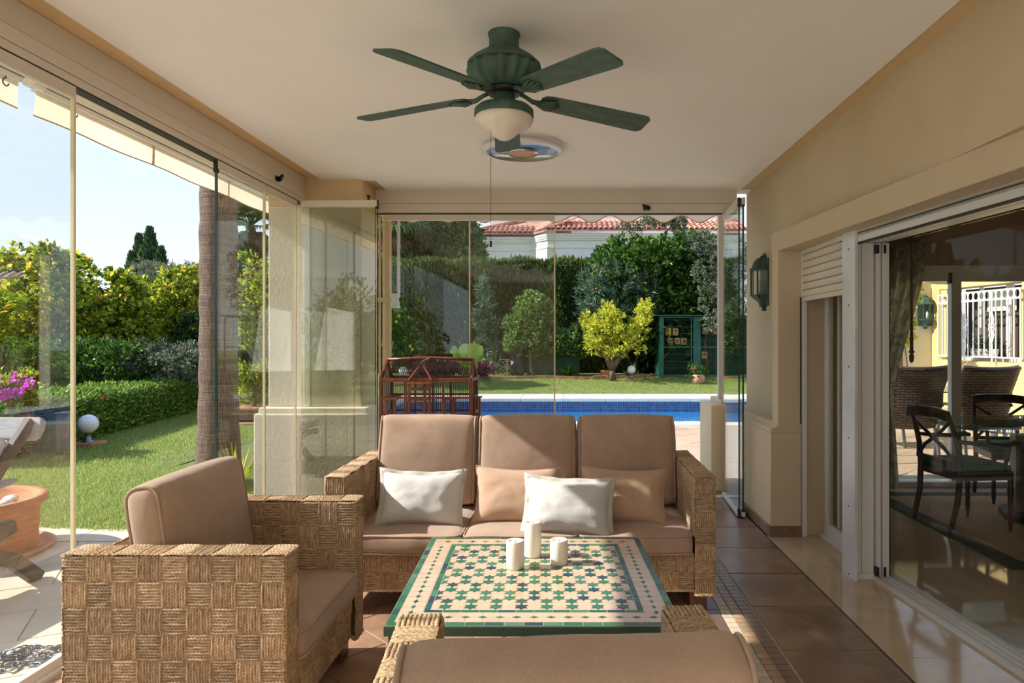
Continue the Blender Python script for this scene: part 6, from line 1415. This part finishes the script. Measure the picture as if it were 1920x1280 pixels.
wq(L0, L1, .98, 1.06, 'window_frame', 'white_alu', .40, .33)
sc = wq(.9, 1.62, 1.95, 2.35, 'scalloped_valance', 'canvas_w', .56, .55)
MB().box(-.9, .0, 0, .3, 0, 3.4).build('lantern_wall', M['creamwall'], pw); MB().box(-.9, -.62, -.05, .0, 0, 2.9).build('brown_shutter', M['umbre'], pw)
MB().box(-1.2, .4, -.9, .3, 3.4, 3.5).build('eave', M['creamwall'], pw)
gr = thing('window_grille', 'white wrought-iron window grille with ring frieze', 'grille', pw.location); off = -.06
def gp(s, z, o=off): p = c0 + dirw * s; nrm = Vector((-dirw.y, dirw.x, 0)); nrm = nrm if nrm.x > 0 else -nrm; return p + nrm * o + Vector((0, 0, z))
zt_, zm_, zl_ = 2.30, 2.13, 1.07
for z in (zt_, zm_, zl_): MB().bar(gp(.28, z), gp(2.40, z), .025).build('rail', M['leafdeco'], gr)
nb_ = 16
for i in range(nb_):
    s = .29 + 2.10 * i / (nb_ - 1); MB().bar(gp(s, zl_), gp(s, zt_), .020).build('bar', M['leafdeco'], gr)
    if i < nb_ - 1:
        cc_ = gp(s + .07, (zt_ + zm_) / 2); MB().tube([cc_ + dirw * .062 * math.cos(q_) + Vector((0, 0, .078 * math.sin(q_))) for q_ in [2 * PI * j / 14 for j in range(14)]], .009, 5, True).build('ring', M['leafdeco'], gr, smooth=True)
for s in (1.06, 1.76):
    MB().tube([gp(s, .98 + .01 * j, off - .02 + .004 * math.sin(j * 1.2)) for j in range(130)], .016, 6).build('twisted_bar', M['leafdeco'], gr, smooth=True)
    for k_ in range(4):
        q0 = PI / 2 * k_; MB().tube([gp(s, 1.62, off - .03) + dirw * (.045 * math.cos(q0 + .78) + .035 * math.cos(q_)) + Vector((0, 0, .05 * math.sin(q0 + .78) + .04 * math.sin(q_))) for q_ in [2 * PI * j / 10 for j in range(10)]], .010, 5, True).build('scroll', M['leafdeco'], gr, smooth=True)
    for sg in (-1, 1):
        for sg2 in (-1, 1): MB().tube([gp(s, 1.62 + sg * .07, off - .03) + dirw * sg2 * .04, gp(s, 1.62 + sg * .15, off - .03) + dirw * sg2 * .055, gp(s, 1.62 + sg * .26, off - .03) + dirw * sg2 * .02, gp(s, 1.62 + sg * .30, off - .03)], .011, 5).build('scroll', M['leafdeco'], gr, smooth=True)
for k_ in range(4):
    p = pw.location + gp(1.10 + .17 * k_, 1.06, .10); t = thing('flower_pot', ['white painted pot first from the left on the barred window sill', 'second white painted pot on the barred window sill', 'third white painted pot on the barred window sill', 'white painted pot last on the barred window sill'][k_], 'pot', p, 0, 'painted pots on the window sill')
    MB().lathe([(.05, 0), (.075, .15), (.08, .16), (.06, .16), (0, .15)], 14).build('pot', M['flowerbox'], t, smooth=True); Pn, Dn = blob_pts([(0, 0, .22, .08, .08, .09)], 90, .8, 5, .3); leaves('foliage', Pn, Dn, .07, .4, M['lf_dark'], t)
lantern('wall_lantern', 'grey-green lantern on the cream wall beside the barred window', P(1735, 0, 14.28).x * Vector((1, 0, 0)) + Vector((0, 14.28, 1.62)), 0, 1.5)
b = (P(1702, 0, 13.2).x, 13.2, 0); leafy('bright green climber above the patio lantern', b, [(1700, 548, 22, 26), (1712, 560, 10, 14), (1690, 600, 20, 60)], 1500, .12, 'lf_bright', [limb((0, 0, 0), (0, 0, 2.2), .03)], name='climber', cat='climber', d=13.2, rd=.3, asp=.35)
def wchair(label, loc, rz, cov=False):
    t = thing('patio_chair', label, 'patio chair', loc, rz, 'high-backed patio chairs')          # faces local +Y
    v = []; f = []; nz_, nx_ = 14, 10
    prof_ = [(.25, .40), (.0, .38), (-.20, .40), (-.27, .50), (-.29, .65), (-.30, .80), (-.33, .93), (-.38, 1.04), (-.41, 1.08)]
    for (y_, z) in prof_:
        wd = .25 + (.05 if z > .6 else 0) + (.03 if z > .9 else 0)
        for i in range(nx_ + 1): f_ = -1 + 2 * i / nx_; v.append((wd * f_, y_ + .05 * (f_ * f_) * (1 if z > .45 else .3), z + (.02 * f_ * f_)))
    for r_ in range(len(prof_) - 1):
        for i in range(nx_): a = r_ * (nx_ + 1) + i; f.append((a, a + 1, a + nx_ + 2, a + nx_ + 1))
    o = MB().add(v, f).build('woven_shell', M['bluefab' if cov else 'wickerd'], t, smooth=True, fix=False); so = o.modifiers.new('s', 'SOLIDIFY'); so.thickness = .05; so.offset = 0
    for sx_ in (-1, 1):
        for y_, yy in ((.22, .26), (-.22, -.30)): MB().bar((sx_ * .24, y_, .40), (sx_ * .26, yy, 0), .028).build('leg', M['steel'], t)
        MB().tube([(sx_ * .29, -.28, .66), (sx_ * .31, .0, .66), (sx_ * .29, .22, .62), (sx_ * .26, .24, .40)], .018, 8).build('arm', M['wickerd'], t, smooth=True)
    return t
wchair('brown wicker high-back chair just left of the inner door post', (3.93, 7.95, 0), R(-4)); wchair('brown wicker high-back chair just right of the inner door post', (4.66, 7.90, 0), R(6)); wchair('brown wicker high-back chair partly hidden by the curtain', (4.05, 9.0, 0), R(-80)); wchair('high-back patio chair under a navy quilted cover', (5.55, 8.35, 0), R(40), True)
t = thing('patio_table', 'glass-topped patio table between the wicker chairs', 'patio table', (4.7, 9.3, 0)); MB().box(-.55, .9, -.5, .5, .71, .725).build('table_top', M['glass_edge'], t, bevel=.004)
for sx_, sy_ in ((-.5, -.45), (.85, -.45), (-.5, .45), (.85, .45)): MB().box(sx_ - .02, sx_ + .02, sy_ - .02, sy_ + .02, 0, .71).build('leg', M['steel'], t)
